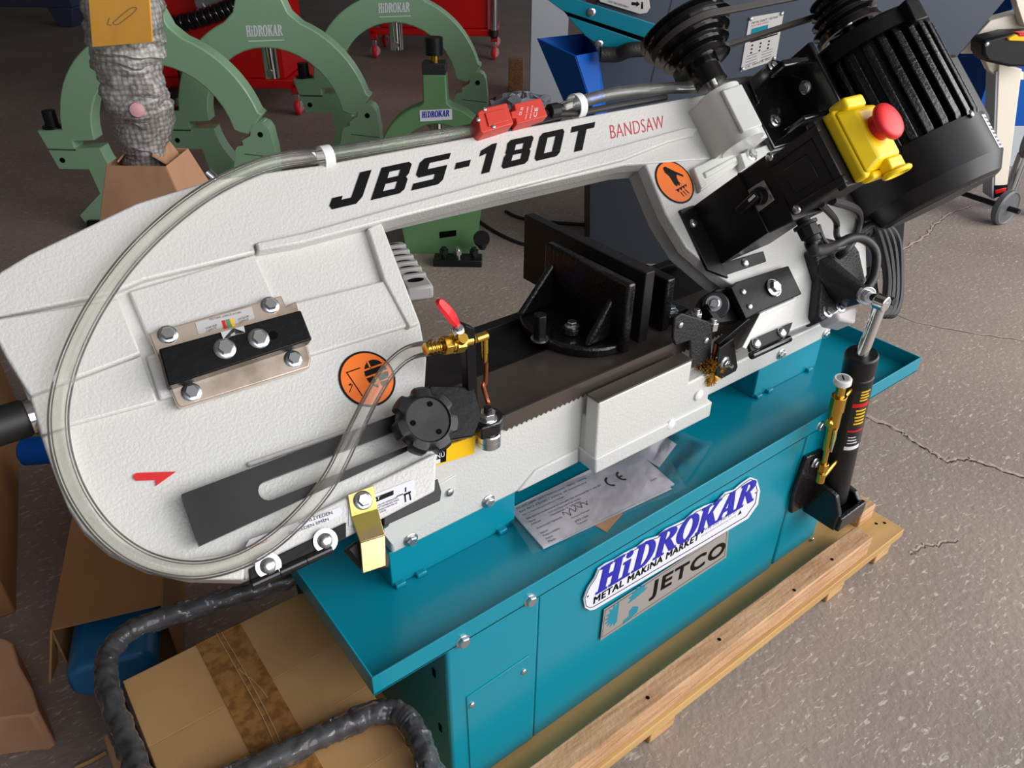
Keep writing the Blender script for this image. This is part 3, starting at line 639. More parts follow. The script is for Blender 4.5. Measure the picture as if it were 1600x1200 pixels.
# ------------------------------------------------------------------ right blade guide, hinge side fittings of the bow
def right_guide():
    mb = MB(); plate(mb, [(1150,441),(1232,415),(1253,459),(1185,488),(1166,498),(1142,449)], -.003, .010); mb.prism([F(x,y,-.012) for x,y in ((1118,452),(1145,447),(1166,498),(1120,505),(1102,478))], NN*-.045, V((0,0,0)))
    g = build(mb, 'guide_support', 'black_paint', saw, .0015)
    washer(F(1208,450,.010), NN, .0175, g); bolt(F(1208,450,.0125), NN, .0115, g)
    for p in ((1161,456),(1171,479)): bolt(F(*p,.010), NN, .0065, g, 'pan')
    y = .735
    mb = MB(); mb.prism([PY(a,b,y) for a,b in ((1055,498),(1066,490),(1108,503),(1113,522),(1111,560),(1081,575),(1079,532),(1056,540),(1052,528))], V((0,0,0)), V((0,.006,0))); b0 = build(mb, 'guide_plate', 'black_rough', saw, .002)
    for p in ((1063,508),(1103,532)): bolt(PY(*p,y), -EY, .0062, b0, 'pan')
    for px, py, yy in ((1087,497,.752),(1113,512,.745)):
        q = PY(px,py,yy); mb = MB(); mb.cyl(q-EZ*.004, q+EZ*.012, .0105, n=6); mb.cyl(q+EZ*.012, q+EZ*.018, .006, n=14); build(mb, 'nut', 'zinc', b0, .001)
    q = F(1116,478,-.02); mb = MB(); mb.lathe(q, (-.55,-.55,.45), [(-.02,.026),(.012,.026),(.014,.024)], 32); o = build(mb, 'bearing_cover', 'black_satin', g, .001)
    ax = V((-.55,-.55,.45)).normalized(); q2 = F(1113,475,-.02)+ax*.014; mb = MB(); mb.lathe(q2, ax, [(0,.0145),(.004,.0145),(.004,.0095),(.015,.0095),(.016,.007),(.012,.007),(.012,0)], 24); build(mb, 'socket_pin', 'steel', g)
    # chip brush and its bracket
    y = .715
    mb = MB(); mb.prism([PY(a,b,y) for a,b in ((1124,545),(1146,529),(1153,573),(1150,580),(1128,592),(1119,586))], V((0,0,0)), V((0,.003,0))); bb = build(mb, 'brush_bracket', 'black_satin', saw, .001)
    q = PY(1131,566,y); washer(q, -EY, .0125, bb); bolt(q-EY*.002, -EY, .008, bb); mb = MB(); mb.cyl(q, q-EY*.02, .0035, n=12); build(mb, 'stud', 'zinc', bb)
    mb = MB(); mb.prism([PY(a,b,.725) for a,b in ((1123,538),(1170,498),(1176,500),(1128,545))], V((0,0,0)), V((0,.012,0))); build(mb, 'bracket_strip', 'black_satin', bb, .001)
    q = PY(1116,556,.735); mb = MB(); mb.cyl(q, q+EZ*.028, .0055, n=14); build(mb, 'brush_stem', 'copper', bb)
    c = PY(1108,578,.732); mb = MB(); rnd = random.Random(3)
    for i in range(700):
        a = rnd.uniform(0, 2*PI); t = rnd.uniform(-.012,.012); L = rnd.uniform(.018,.030); d = V((math.cos(a), rnd.uniform(-.5,.1), math.sin(a))).normalized()
        p0 = c+V((0,t,0)); e = d.orthogonal().normalized()*.0011; f_ = d.cross(e)
        pts = [p0+e, p0-e*.5+f_, p0-e*.5-f_]; mb.loft(pts, [p+d*L for p in pts])
    o = build(mb, 'brush_bristles', 'brush_brass', bb, smooth=0, recalc=False); o['kind'] = 'stuff'
    # second hinge of the wheel cover
    mb = MB(); plate(mb, [(1169,533),(1239,503),(1232,523),(1174,549)], -.004, .004); h = build(mb, 'hinge', 'black_paint', saw, .001)
    for p in ((1181,537),(1221,520)): bolt(F(*p,.004), NN, .0105, h, 'pan')
    mb = MB(); mb.cyl(F(1174,556,.0), F(1233,529,.0), .007, n=18); build(mb, 'hinge_knuckle', 'black_gloss', h)
    # sheet lip of the wheel cover
    mb = MB(); mb.prism([F(x,y,.006) for x,y in ((1160,542),(1188,489),(1246,464),(1243,470),(1192,494),(1166,545))], NN*-.02, V((0,0,0))); build(mb, 'cover_lip', 'white_smooth', bow, .001)
right_guide()

# ------------------------------------------------------------------ lowering cylinder
def cylinder():
    mb = MB(); a = [F(x,y,.0) for x,y in ((1257,396),(1277,378),(1322,388),(1330,400),(1340,445),(1322,470),(1300,488),(1272,508),(1264,498),(1270,440))]; mb.prism(a, NN*-.02, NN*.022)
    top = F(1354,462,.085); root = F(1305,440,.02); d = (top-root).normalized(); x = d.orthogonal().normalized(); y = d.cross(x)
    r0 = [root+(UU*math.cos(q)*.045+VV*math.sin(q)*.06) for q in [2*PI*i/8+.39 for i in range(8)]]; r1 = [top+(x*math.cos(q)+y*math.sin(q))*.014 for q in [2*PI*i/8+.39 for i in range(8)]]
    # match ring order by nearest start
    k = min(range(8), key=lambda k: sum((r0[i]-r1[(i+k)%8]).length for i in range(8))); r1b = [r1[(i+k)%8] for i in range(8)]
    k2 = sum((r0[i]-r1b[i]).length for i in range(8)); r1c = [r1[(k-i)%8] for i in range(8)]
    kk = min(range(8), key=lambda k: sum((r0[i]-r1[(k-i)%8]).length for i in range(8))); r1c = [r1[(kk-i)%8] for i in range(8)]
    if sum((r0[i]-r1c[i]).length for i in range(8)) < k2: r1b = r1c
    mb.loft(r0, r1b); br = build(mb, 'cylinder_arm', 'black_rough', saw, .005, seg=3)
    for p in ((1293,487),(1313,479)): bolt(F(*p,.022), NN, .009, br)
    YC = .588
    bt, tp, rt = PY(1301,775,YC), PY(1347,552,YC), PY(1380,468,YC+.0)
    ax = (tp-bt).normalized(); L = (tp-bt).length
    mb = MB(); mb.lathe(bt, ax, [(0,.030),(L-.05,.030),(L-.048,.0285),(L-.044,.0285),(L-.042,.0305),(L-.003,.0305),(L,.028)], 40); cy = build(mb, 'hydraulic_cylinder', 'black_satin', saw)
    rt = tp+ax*(rt-tp).dot(ax)
    rt = PY(1378,470,YC); rd = (rt-tp).normalized()
    mb = MB(); mb.cyl(tp-ax*.005, rt, .0115, n=24); rod = build(mb, 'piston_rod', 'chrome', saw)
    mb = MB(); mb.cyl(rt-EY*.011-rd*.004, rt+EY*.011-rd*.004, .0155, n=24); build(mb, 'rod_eye', 'chrome', rod, .002)
    pin = (rt-rd*.004); mb = MB(); mb.cyl(top-(pin-top).normalized()*.0, pin+EX*.024-EY*.012, .0075, n=18); build(mb, 'pivot_pin', 'black_satin', rod)
    q = top; dd = (pin-top).normalized(); mb = MB(); mb.cyl(q-dd*.006, q+dd*.003, .018, n=24); mb.cyl(q+dd*.003, q+dd*.013, .0125, n=6); build(mb, 'nut', 'zinc', rod, .001)
    # printed label, wrapped round the tube
    vx = ax.orthogonal().normalized(); toC = (CAM-bt); toC = (toC-ax*toC.dot(ax)).normalized(); sd = ax.cross(toC)
    def wrap(a0, a1, t0, t1, r, name, m_, par):
        mb = MB(); rows = []
        for j in range(9):
            q = a0+(a1-a0)*j/8; o_ = toC*math.cos(q)+sd*math.sin(q); rows.append([bt+ax*t0*L+o_*r, bt+ax*t1*L+o_*r])
        mb.sheet(rows); return build(mb, name, m_, par)
    sgn = 1 if (R3.transposed() @ sd).x > 0 else -1
    lab = wrap(sgn*.02, sgn*1.25, .42, .83, .0303, 'caution_label', 'black_gloss', cy)
    wrap(sgn*.08, sgn*1.2, .43, .455, .0305, 'print_bar', 'ink_white', lab)
    wrap(sgn*.08, sgn*1.2, .72, .745, .0305, 'print_bar', 'red_paint', lab); wrap(sgn*.08, sgn*1.2, .555, .567, .0305, 'print_bar', 'red_paint', lab)
    for i in range(4): wrap(sgn*.45, sgn*(1.0+.1*(i%2)), .76+.018*i, .769+.018*i, .0305, 'print_line', 'sign_yellow', lab)
    for i in range(5): wrap(sgn*(.35+.05*(i%2)), sgn*1.05, .605+.022*i, .616+.022*i, .0305, 'print_line', 'sign_yellow', lab)
    for i in range(3): wrap(sgn*.2, sgn*(.9-.1*i), .475+.02*i, .482+.02*i, .0305, 'print_line', 'ink_white', lab)
    # feed valve with white dial
    def PP(px, py): return PY(px, py, YC-.014)
    v0, v1 = PP(1281,752), PP(1316,598); vd = (v1-v0).normalized(); LL = (v1-v0).length
    mb = MB(); pr = [(0,.009),(.10,.009),(.10,.0055),(.34,.0055),(.34,.0085),(.40,.0095),(.58,.0095),(.58,.0125),(.74,.0125),(.74,.0145),(.88,.0145),(.88,.009),(.97,.009)]
    mb.lathe(v0, vd, [(t*LL, r) for t, r in pr], 12); mb.cyl(v0+vd*LL*.12, v0+vd*LL*.2, .0105, n=6); [mb.cyl(v0+vd*LL*t_, bt+ax*(v0+vd*LL*t_-bt).dot(ax), .0065, n=12) for t_ in (.03,.8)]
    q = v0+vd*LL*.64; mb.cyl(q, q-EX*.022+EZ*.002, .0065, n=12); mb.cyl(q-EX*.014, q-EX*.018, .0085, n=6)
    fv = build(mb, 'feed_valve', 'brass', cy, .0006)
    mb = MB(); mb.prism([v0+vd*LL*t-EY*.012-EX*o_ for t, o_ in ((.36,.006),(.38,.010),(.58,.012),(.60,.004),(.5,.002))], EY*-.002, EY*.002); build(mb, 'shutoff_lever', 'yellow_zinc', fv, .0006)
    q = v1; mb = MB(); n = 40; rows = []
    for t, r in ((-.004,.0135),(.0,.0155),(.009,.0155),(.011,.0145)):
        pass
    mb.lathe(q, vd, [(-.004,.013),(0,.0162),(.009,.0162),(.011,.0145)], 40); dl = build(mb, 'feed_dial', 'white_plastic', fv)
    mb = MB(); mb.lathe(q+vd*.0111, vd, [(0,.011),(.0004,.011)], 28); build(mb, 'dial_face', 'aluminium', fv)
    x = vd.orthogonal().normalized(); mb = MB(); mb.box(q+vd*.0118, x*.007, vd.cross(x)*.0012, vd*.0002); build(mb, 'dial_mark', 'ink', fv)
    # lower mounting bracket bolted to the cabinet
    mb = MB()
    back = [PY(x,y,YB-.002) for x,y in ((1256,712),(1282,700),(1292,715),(1262,785),(1232,800),(1236,770))]; mb.prism(back, V((0,-.008,0)), V((0,.001,0)))
    c = bt+ax*.012; c = V((c.x, c.y, c.z))
    pl = []
    for i in range(17):
        q = PI*1.02+PI*.96*i/16; pl.append((math.cos(q), math.sin(q)))
    x0, x1 = c.x-.050, c.x+.052; z0 = c.z-.052
    ring = [V((x0,YB,z0)), V((x1,YB,z0+.004)), V((x1,YC-.045,z0+.004)), V((x0+.004,YC-.052,z0))]
    mb.prism(ring, V((0,0,0)), V((0,0,.014)))
    for xa, xb, h in ((x0,x0+.014,.085),(x1-.014,x1,.05)):
        mb.prism([V((xa,YB,z0)),V((xa,YC-.047,z0)),V((xa,YC-.047,z0+h*.55)),V((xa,YC-.03,z0+h)),V((xa,YB,z0+h*1.25))], V((0,0,0)), V((xb-xa,0,0)))
    mb.wbox(x0, x1, YB-.008, YB-.001, z0, z0+.13)
    mb.wbox(x0+.004, x1-.002, YC-.055, YC-.043, z0, z0+.038)
    mk = build(mb, 'cylinder_bracket', 'black_cast', saw, .003); bolt(PY(1273,723,YB-.012), -EY, .0085, mk)
cylinder()

# ------------------------------------------------------------------ signs on the cabinet front
ys = YB-.0005
def K(x, y, yy=None): return PY(800+x/3.75, 720+y/3.75, ys if yy is None else yy)
so = [(415,808),(424,858),(452,873),(480,868),(1380,335),(1438,252),(1450,172),(1432,108),(1395,95),(1345,128),(1300,168),(1245,186),(1196,240),(1130,262),(1070,292),(1010,345),(955,372),(900,398),(850,440),(780,462),(735,500),(660,538),(600,576),(545,600),(500,632),(480,682),(444,735),(430,765)]
mb = MB(); mb.prism([K(*p) for p in so], V((0,-.002,0)), V((0,.0008,0))); sg = build(mb, 'dealer_sign', 'sign_white', cab, .0004)
cx = sum(p[0] for p in so)/len(so); cy_ = sum(p[1] for p in so)/len(so)
def offset_poly(pts, d):
    out = []; n = len(pts)
    for i in range(n):
        a, b, c = V((*pts[i-1],0)), V((*pts[i],0)), V((*pts[(i+1)%n],0)); e1 = (b-a).normalized(); e2 = (c-b).normalized(); n1 = V((-e1.y,e1.x,0)); n2 = V((-e2.y,e2.x,0)); m_ = (n1+n2)
        if m_.length < .2: m_ = n1
        m_.normalize(); k = d/max(.5, m_.dot(n1)); out.append((b.x+m_.x*k, b.y+m_.y*k))
    return out
area2 = sum(so[i-1][0]*so[i][1]-so[i][0]*so[i-1][1] for i in range(len(so)))
i1 = offset_poly(so, 10 if area2 > 0 else -10); i2 = offset_poly(so, 14 if area2 > 0 else -14); n = len(so)
mb = MB(); yy = ys-.0022; mb.add([K(*p,yy) for p in i1]+[K(*p,yy) for p in i2], [[i,(i+1)%n,n+(i+1)%n,n+i] for i in range(n)]); build(mb, 'border_line', 'ink', sg, smooth=0, recalc=False)
def ell(cx, cy, rx, ry, ix, iy, a0=0, a1=2*PI, n=24, ox=0):
    out = []
    for i in range(n):
        p, q = a0+(a1-a0)*i/n, a0+(a1-a0)*(i+1)/n
        out.append([(cx+rx*math.cos(p),cy+ry*math.sin(p)),(cx+rx*math.cos(q),cy+ry*math.sin(q)),(cx+ox+ix*math.cos(q),cy+iy*math.sin(q)),(cx+ox+ix*math.cos(p),cy+iy*math.sin(p))])
    return out
SF = {
 'H': ([rect(.12,0,.38,1),rect(.66,0,.92,1),rect(.3,.42,.74,.58),rect(.02,0,.46,.1),rect(.58,0,1,.1),rect(.02,.9,.46,1),rect(.58,.9,1,1)], 1.05),
 'i': ([rect(.26,0,.74,.66),rect(.04,0,.96,.1),rect(.06,.56,.5,.66)]+[[(.5+.3*math.cos(a),.86+.13*math.sin(a)) for a in [2*PI*i/14 for i in range(14)]]], .5),
 'D': ([rect(.12,0,.38,1),rect(.02,0,.45,.1),rect(.02,.9,.45,1)]+ell(.42,.5,.56,.5,.30,.39,-PI/2,PI/2), 1.0),
 'R': ([rect(.12,0,.38,1),rect(.02,0,.48,.1),rect(.02,.9,.45,1)]+ell(.42,.74,.48,.26,.2,.15,-PI/2,PI/2)+[rect(.38,.48,.46,.56),[(.42,.5),(.68,.5),(1.0,.1),(1.08,.1),(1.08,0),(.82,0),(.5,.42)]], 1.05),
 'O': (ell(.5,.5,.52,.52,.24,.40,0,2*PI,36), 1.05),
 'K': ([rect(.12,0,.38,1),rect(.02,0,.46,.1),rect(.02,.9,.46,1),[(.36,.4),(.74,.9),(.6,.9),(.6,1),(1.02,1),(1.02,.9),(.94,.9),(.6,.52)],[(.44,.62),(.66,.62),(1.0,.1),(1.06,.1),(1.06,0),(.76,0),(.42,.5)]], 1.05),
 'A': ([[(.1,0),(.24,0),(.62,1),(.44,1)],[(.42,1),(.68,1),(.98,0),(.7,0)],rect(.28,.26,.82,.38),rect(.0,0,.36,.1),rect(.6,0,1.06,.1)], 1.05)}
def serif_word(word, p00, p10, p01, mat_, parent, off):
    tab = {c: (pl+[[(x+.07, y) for x, y in q] for q in pl], wd) for c, (pl, wd) in SF.items()}
    block_word(word, p00+off, p10+off, p01+off, .06, .16, 'letter', mat_, parent, tab)
serif_word('HiDROKAR', K(478,786), K(1392,238), K(478,786)+EZ*.062, 'ink_blue', sg, V((0,-.0022,0)))
text('METAL MAKiNA MARKET', K(476,842,yy), K(1090,462,yy), K(476,842,yy)+EZ*.0165, 'ink', sg, spacing=1.1, fat=.09)
text('+90 332 345 27 27', K(1128,415,yy), K(1318,300,yy), K(1128,415,yy)+EZ*.0095, 'ink', sg)
mb = MB(); c = K(1114,425,yy)+EZ*.004; mb.poly([c+(EX*math.cos(q)+EZ*math.sin(q))*.0042 for q in [2*PI*i/16 for i in range(16)]]); build(mb, 'phone_mark', 'ink', sg, smooth=0, recalc=False)
mb = MB(); c = K(1335,305,yy); mb.poly([c-EX*.006-EZ*.004, c+EX*.006-EZ*.004, c+EZ*.008]); build(mb, 'triangle_mark', 'ink', sg, smooth=0, recalc=False)
text('hidrokarmakina.com', K(1110,446,yy), K(1312,324,yy), K(1110,446,yy)+EZ*.004, 'ink_grey', sg)
for a in ((445,795),(1428,188)):
    c = K(*a, yy); mb = MB(); mb.poly([c+(EX*math.cos(q)+EZ*math.sin(q))*.0022 for q in [2*PI*i/12 for i in range(12)]]); build(mb, 'rivet_mark', 'ink', sg, smooth=0, recalc=False)
# maker's plate
mb = MB(); mb.prism([K(*p) for p in ((538,872),(1268,398),(1253,564),(515,1052))], V((0,-.0012,0)), V((0,.0008,0))); mp_ = build(mb, 'maker_plate', 'aluminium', cab, .0003)
yy = ys-.0014
qa, qb = [(538,872),(1268,398),(1253,564),(515,1052)], [(547,876),(1261,411),(1247,559),(526,1037)]; qc = [(549,878),(1259,414),(1245,557),(528,1034)]
mb = MB(); mb.add([K(*p,yy) for p in qb]+[K(*p,yy) for p in qc], [[i,(i+1)%4,4+(i+1)%4,4+i] for i in range(4)]); build(mb, 'border_line', 'ink', mp_, smooth=0, recalc=False)
text('JETCO', K(800,826,yy), K(1228,574,yy), K(800,826,yy)+EZ*.049, 'ink', mp_, spacing=1.12, fat=.07)
def gear_half(c, r, side):
    pts = []; n = 9
    for i in range(n*4+1):
        a = PI/2+side*PI*i/(n*4); rr = r if (i % 4) in (1,2) else r*.78; pts.append(c+EX*rr*math.cos(a)+EZ*rr*math.sin(a))
    return pts
c1 = K(622,888,yy); mb = MB(); mb.poly(gear_half(c1, .032, 1)); 
build(mb, 'logo_gear', 'teal', mp_, smooth=0, recalc=False)
c2 = K(700,835,yy); mb = MB(); pts = []
for i in range(49):
    a = 2*PI*i/48; rr = .024 if (i % 4) in (1,2) else .018
    pts.append((rr*math.cos(a), rr*math.sin(a)))
for i in range(6, 21): pass
mb.poly([c2+EX*(x+.014)+EZ*(y+.012) for x, y in pts[:28]]); build(mb, 'logo_gear', 'teal', mp_, smooth=0, recalc=False)
mb = MB(); c3 = K(690,905,yy); mb.poly([c3+EX*x+EZ*z for x, z in ((-.016,-.014),(.02,-.006),(.022,.008),(.006,.02),(-.004,.012),(-.002,.0),(-.016,-.004))]); build(mb, 'logo_gear', 'teal', mp_, smooth=0, recalc=False)

# ------------------------------------------------------------------ papers in the tray
z0 = TZ+.006
pp = thing('certificate_sheets', PZ(930,800,TZ), 'folded white certificate printed with a CE mark lying in the teal tray', 'document')
def q3(x, y, z): return PZ(x, y, z)
mb = MB(); pts = [q3(849,856,z0), q3(1054,756,z0), q3(990,700,z0), q3(795,795,z0)]; mb.prism(pts, V((0,0,-.003)), V((0,0,0))); s1 = build(mb, 'sheet', 'paper', pp, .0005)
mb = MB(); mb.prism([q3(849,858,z0-.004), q3(1050,764,z0-.004), q3(1000,712,z0-.004), q3(799,800,z0-.004)], V((0,0,-.0005)), V((0,0,0))); build(mb, 'sheet', 'paper', pp)
o00, ex, ey = pts[0], pts[1]-pts[0], pts[3]-pts[0]
def on(a, b): return o00+ex*a+ey*b+EZ*.0004
def ptext(t, a, b, wd, h, m_='ink', **kw): text(t, on(a,b), on(a+wd,b), on(a,b+h), m_, s1, **kw)
for t, a, b, wd, h in (('EN ISO 16093: 2017 / Machine tools - Safety - Sawing', .04, .90, .52, .05),('EN ISO 12100 / Safety of machinery', .04, .81, .50, .05),('Part 1: General principles for design', .04, .73, .30, .04),
   ('The person authorised to compile the technical file in the EU', .04, .62, .56, .05),('Name:', .04, .555, .05, .035),('TÜV AUSTRIA SERVICES GMBH', .18, .555, .24, .04),('Address:', .04, .49, .07, .04),('Deutschstrasse 10 1230 WIEN', .18, .49, .22, .04),
   ('Authorized Signature', .05, .36, .18, .05),('Name:', .05, .255, .05, .035),('Responsibility:', .05, .175, .12, .05),('Date:', .05, .115, .05, .035),('Place:', .05, .04, .05, .04),('General Manager', .27, .255, .14, .04),('202106', .27, .165, .10, .04),('Taiwan', .27, .10, .07, .035)):
    ptext(t, a, b, wd, h)
mb = MB()
sig = [on(.25+.19*t, .40+.06*math.sin(t*26)*(1-.4*t)+.05*t+.02*math.sin(t*61)) for t in [i/60 for i in range(61)]]; mb.tube(sig, .0006, 5); build(mb, 'signature', 'ink', s1)
def ce(a, b, flip):
    mb = MB(); vs = []; fs = []; n = 20
    for i in range(n+1):
        q = PI/2+PI*i/n
        for r in (.5,.33): vs.append(on(a+.075*(.45+r*math.cos(q)), b+.25*(.5+r*math.sin(q))))
    fs = [[2*i,2*i+1,2*i+3,2*i+2] for i in range(n)]; mb.add(vs, fs)
    if flip: mb.poly([on(a+.005, b+.108), on(a+.034, b+.108), on(a+.034, b+.142), on(a+.005, b+.142)])
    build(mb, 'ce_mark', 'ink', s1, smooth=0, recalc=False)
ce(.64,.50,False); ce(.735,.51,True); ptext('Original', .89, .25, .05, .04, 'ink_grey')
# second folded sheets poking out
s_ = thing('folded_leaflet', PZ(1030,715,TZ), 'small white leaflet sticking out under the saw bed beside the certificate', 'document')
mb = MB(); mb.prism([q3(990,705,TZ+.004), q3(1030,730,TZ+.004), q3(1057,694,TZ+.004), q3(1040,682,TZ+.004)], V((0,0,-.001)), V((0,0,0))); build(mb, 'sheet', 'paper', s_)
s_ = thing('loose_paper', PZ(945,820,TZ), 'pinkish paper corner showing under the front edge of the certificate', 'document')
mb = MB(); mb.prism([q3(920,815,TZ+.001), q3(948,832,TZ+.001), q3(973,803,TZ+.001), q3(960,780,TZ+.001)], V((0,0,-.0004)), V((0,0,0))); build(mb, 'sheet', 'card_pink', s_)
def film(name, pts, z, label, cat, sag=.004):
    mb = MB(); a, b, c, d = [q3(x,y,z) for x,y in pts]; rows = []
    for i in range(13):
        rows.append([])
        for j in range(9):
            p = (a*(1-i/12)+b*(i/12))*(1-j/8)+(d*(1-i/12)+c*(i/12))*(j/8); rows[-1].append(p+EZ*(sag*math.sin(i*1.3+j*.7)*math.sin(j*1.1+i*.5)))
    mb.sheet(rows); return tag(build(mb, name, 'sleeve', None, smooth=80), label, cat)
film('plastic_sleeve', ((832,866),(1073,762),(1030,690),(790,800)), TZ+.0125, 'clear plastic sleeve over the CE certificate in the tray', 'sleeve', .003)
film('plastic_bag', ((1010,740),(1072,752),(1114,692),(1050,670)), TZ+.008, 'empty clear plastic bag lying behind the certificate in the tray', 'bag', .003)

# ------------------------------------------------------------------ gearbox, pulleys, belt, motor
gt = F(1121,148,.045); gu, gv, gw = toB(gt)
def gearbox():
    mb = MB(); r = .043; n = 36; a = []
    for i in range(n):
        q = 2*PI*i/n; a.append((math.cos(q)*r, math.sin(q)*r))
    r0 = [B(gu+x, gv, gw+y) for x, y in a]; mb.loft([p-VV*.112 for p in r0], r0)
    mb.loft([B(gu+x, gv-.11, (gw+y) if y < 0 else gw-.045) for x, y in a], [B(gu+x, gv-.004, (gw+y) if y < 0 else gw-.045) for x, y in a])
    mb.box(B(gu, gv-.056, gw-.03), UU*.043, VV*.052, NN*.03)
    mb.box(B(gu+.03, gv-.056, gw-.012), UU*.034, VV*.056, NN*.022)
    g = build(mb, 'gearbox', 'white_smooth', saw, .004, seg=3)
    d = (NN*.88-UU*.2).normalized(); e = VV.cross(d)
    mb = MB(); mb.box(B(gu,gv-.056,gw)+d*.0405, e*.024, VV*.045, d*.004); build(mb, 'cover_panel', 'white_smooth', g, .003)
    q = B(gu+.056, gv-.02, gw+.0102); mb = MB(); mb.lathe(q, NN, [(0,.005),(.0004,.005)], 16); build(mb, 'oil_hole', 'dark_hole', g)
    # ribbed base below the gearbox
    mb = MB(); plate(mb, [(1083,262),(1158,225),(1168,246),(1095,300)], -.004, .006); plate(mb, [(1083,262),(1092,257),(1106,288),(1096,295)], -.004, .009); plate(mb, [(1100,269),(1150,243),(1153,251),(1104,278)], .0, .010); build(mb, 'gearbox_foot', 'white_smooth', g, .003)
    mb = MB(); plate(mb, [(1157,240),(1210,222),(1237,212),(1232,220),(1165,262)], -.004, .018); build(mb, 'mount_ledge', 'white_smooth', g, .002); bolt(F(1174,242,.018), NN, .0095, g)
gearbox()
mb = MB(); mb.cyl(B(gu,gv-.01,gw), B(gu,gv+.05,gw), .0115, n=24); sh = build(mb, 'worm_shaft', 'steel', saw)
def pulley(name, u, w, v0, radii, hub, hub_len, flip=False):
    mb = MB(); prof = []; t = 0; st = .0205
    if hub: prof += [(0,.012),(0,hub),(hub_len,hub)]; t = hub_len
    prof += [(t, radii[0]*.62), (t-.006, radii[0]*.80), (t-.006, radii[0])]
    for i, r in enumerate(radii):
        prof += [(t, r), (t+.003, r), (t+.008, r-.0105), (t+.0125, r-.0105), (t+.0175, r), (t+st, r)]; t += st
    prof += [(t, radii[-1]*.85), (t-.008, radii[-1]*.8), (t-.008, .02), (t, .02), (t, .012)]
    mb.lathe(B(u,v0,w), VV, prof, 56, False); return build(mb, name, 'black_gloss', saw, smooth=35)
RB = [.058,.068,.079,.091]
pv = gv+.022
pb = pulley('drive_pulley', gu, gw, pv, RB, .031, .05)
q = B(gu-.012,pv+.026,gw+.0245); mb = MB(); mb.lathe(q, (NN-UU*.5), [(0,.0055),(.0022,.0055),(.0022,.003),(.0008,.003),(.0008,0)], 18); build(mb, 'set_screw', 'steel', pb)
MU, MW = 1.655, .112
RM = [.068,.062,.055,.048]
pv2 = pv+.030
pm = pulley('motor_pulley', MU, MW, pv2-.0, RM, 0, 0)
def belt():
    rb, rm, t = RB[2]-.001, RM[3]-.001, pv+.05+2*.0205+.0103
    c1, c2 = V((gu, gw, 0)), V((MU, MW, 0)); d = c2-c1; L = d.length; a0 = math.atan2(d.y, d.x); al = math.acos((rb-rm)/L); pts = []
    for i in range(33): q = a0+al+(2*PI-2*al)*i/32; pts.append((c1.x+rb*math.cos(q), c1.y+rb*math.sin(q), math.cos(q), math.sin(q)))
    for i in range(17): q = a0-al+2*al*i/16; pts.append((c2.x+rm*math.cos(q), c2.y+rm*math.sin(q), math.cos(q), math.sin(q)))
    mb = MB(); vs = []; fs = []; n = len(pts)
    for x, y, cx, cy in pts:
        for rr, tt in ((.0005,-.0068),(.0005,.0068),(-.009,.0045),(-.009,-.0045)): vs.append(B(x+cx*rr, t+tt, y+cy*rr))
    for i in range(n):
        j = (i+1) % n
        for k in range(4): fs.append([i*4+k, i*4+(k+1)%4, j*4+(k+1)%4, j*4+k])
    mb.add(vs, fs); build(mb, 'drive_belt', 'belt', saw, .0008)
mat('belt', rgb(66,62,60), .5)
belt()
mv = toB(F(1375,140,MW))[1]-.042         # middle of the motor body
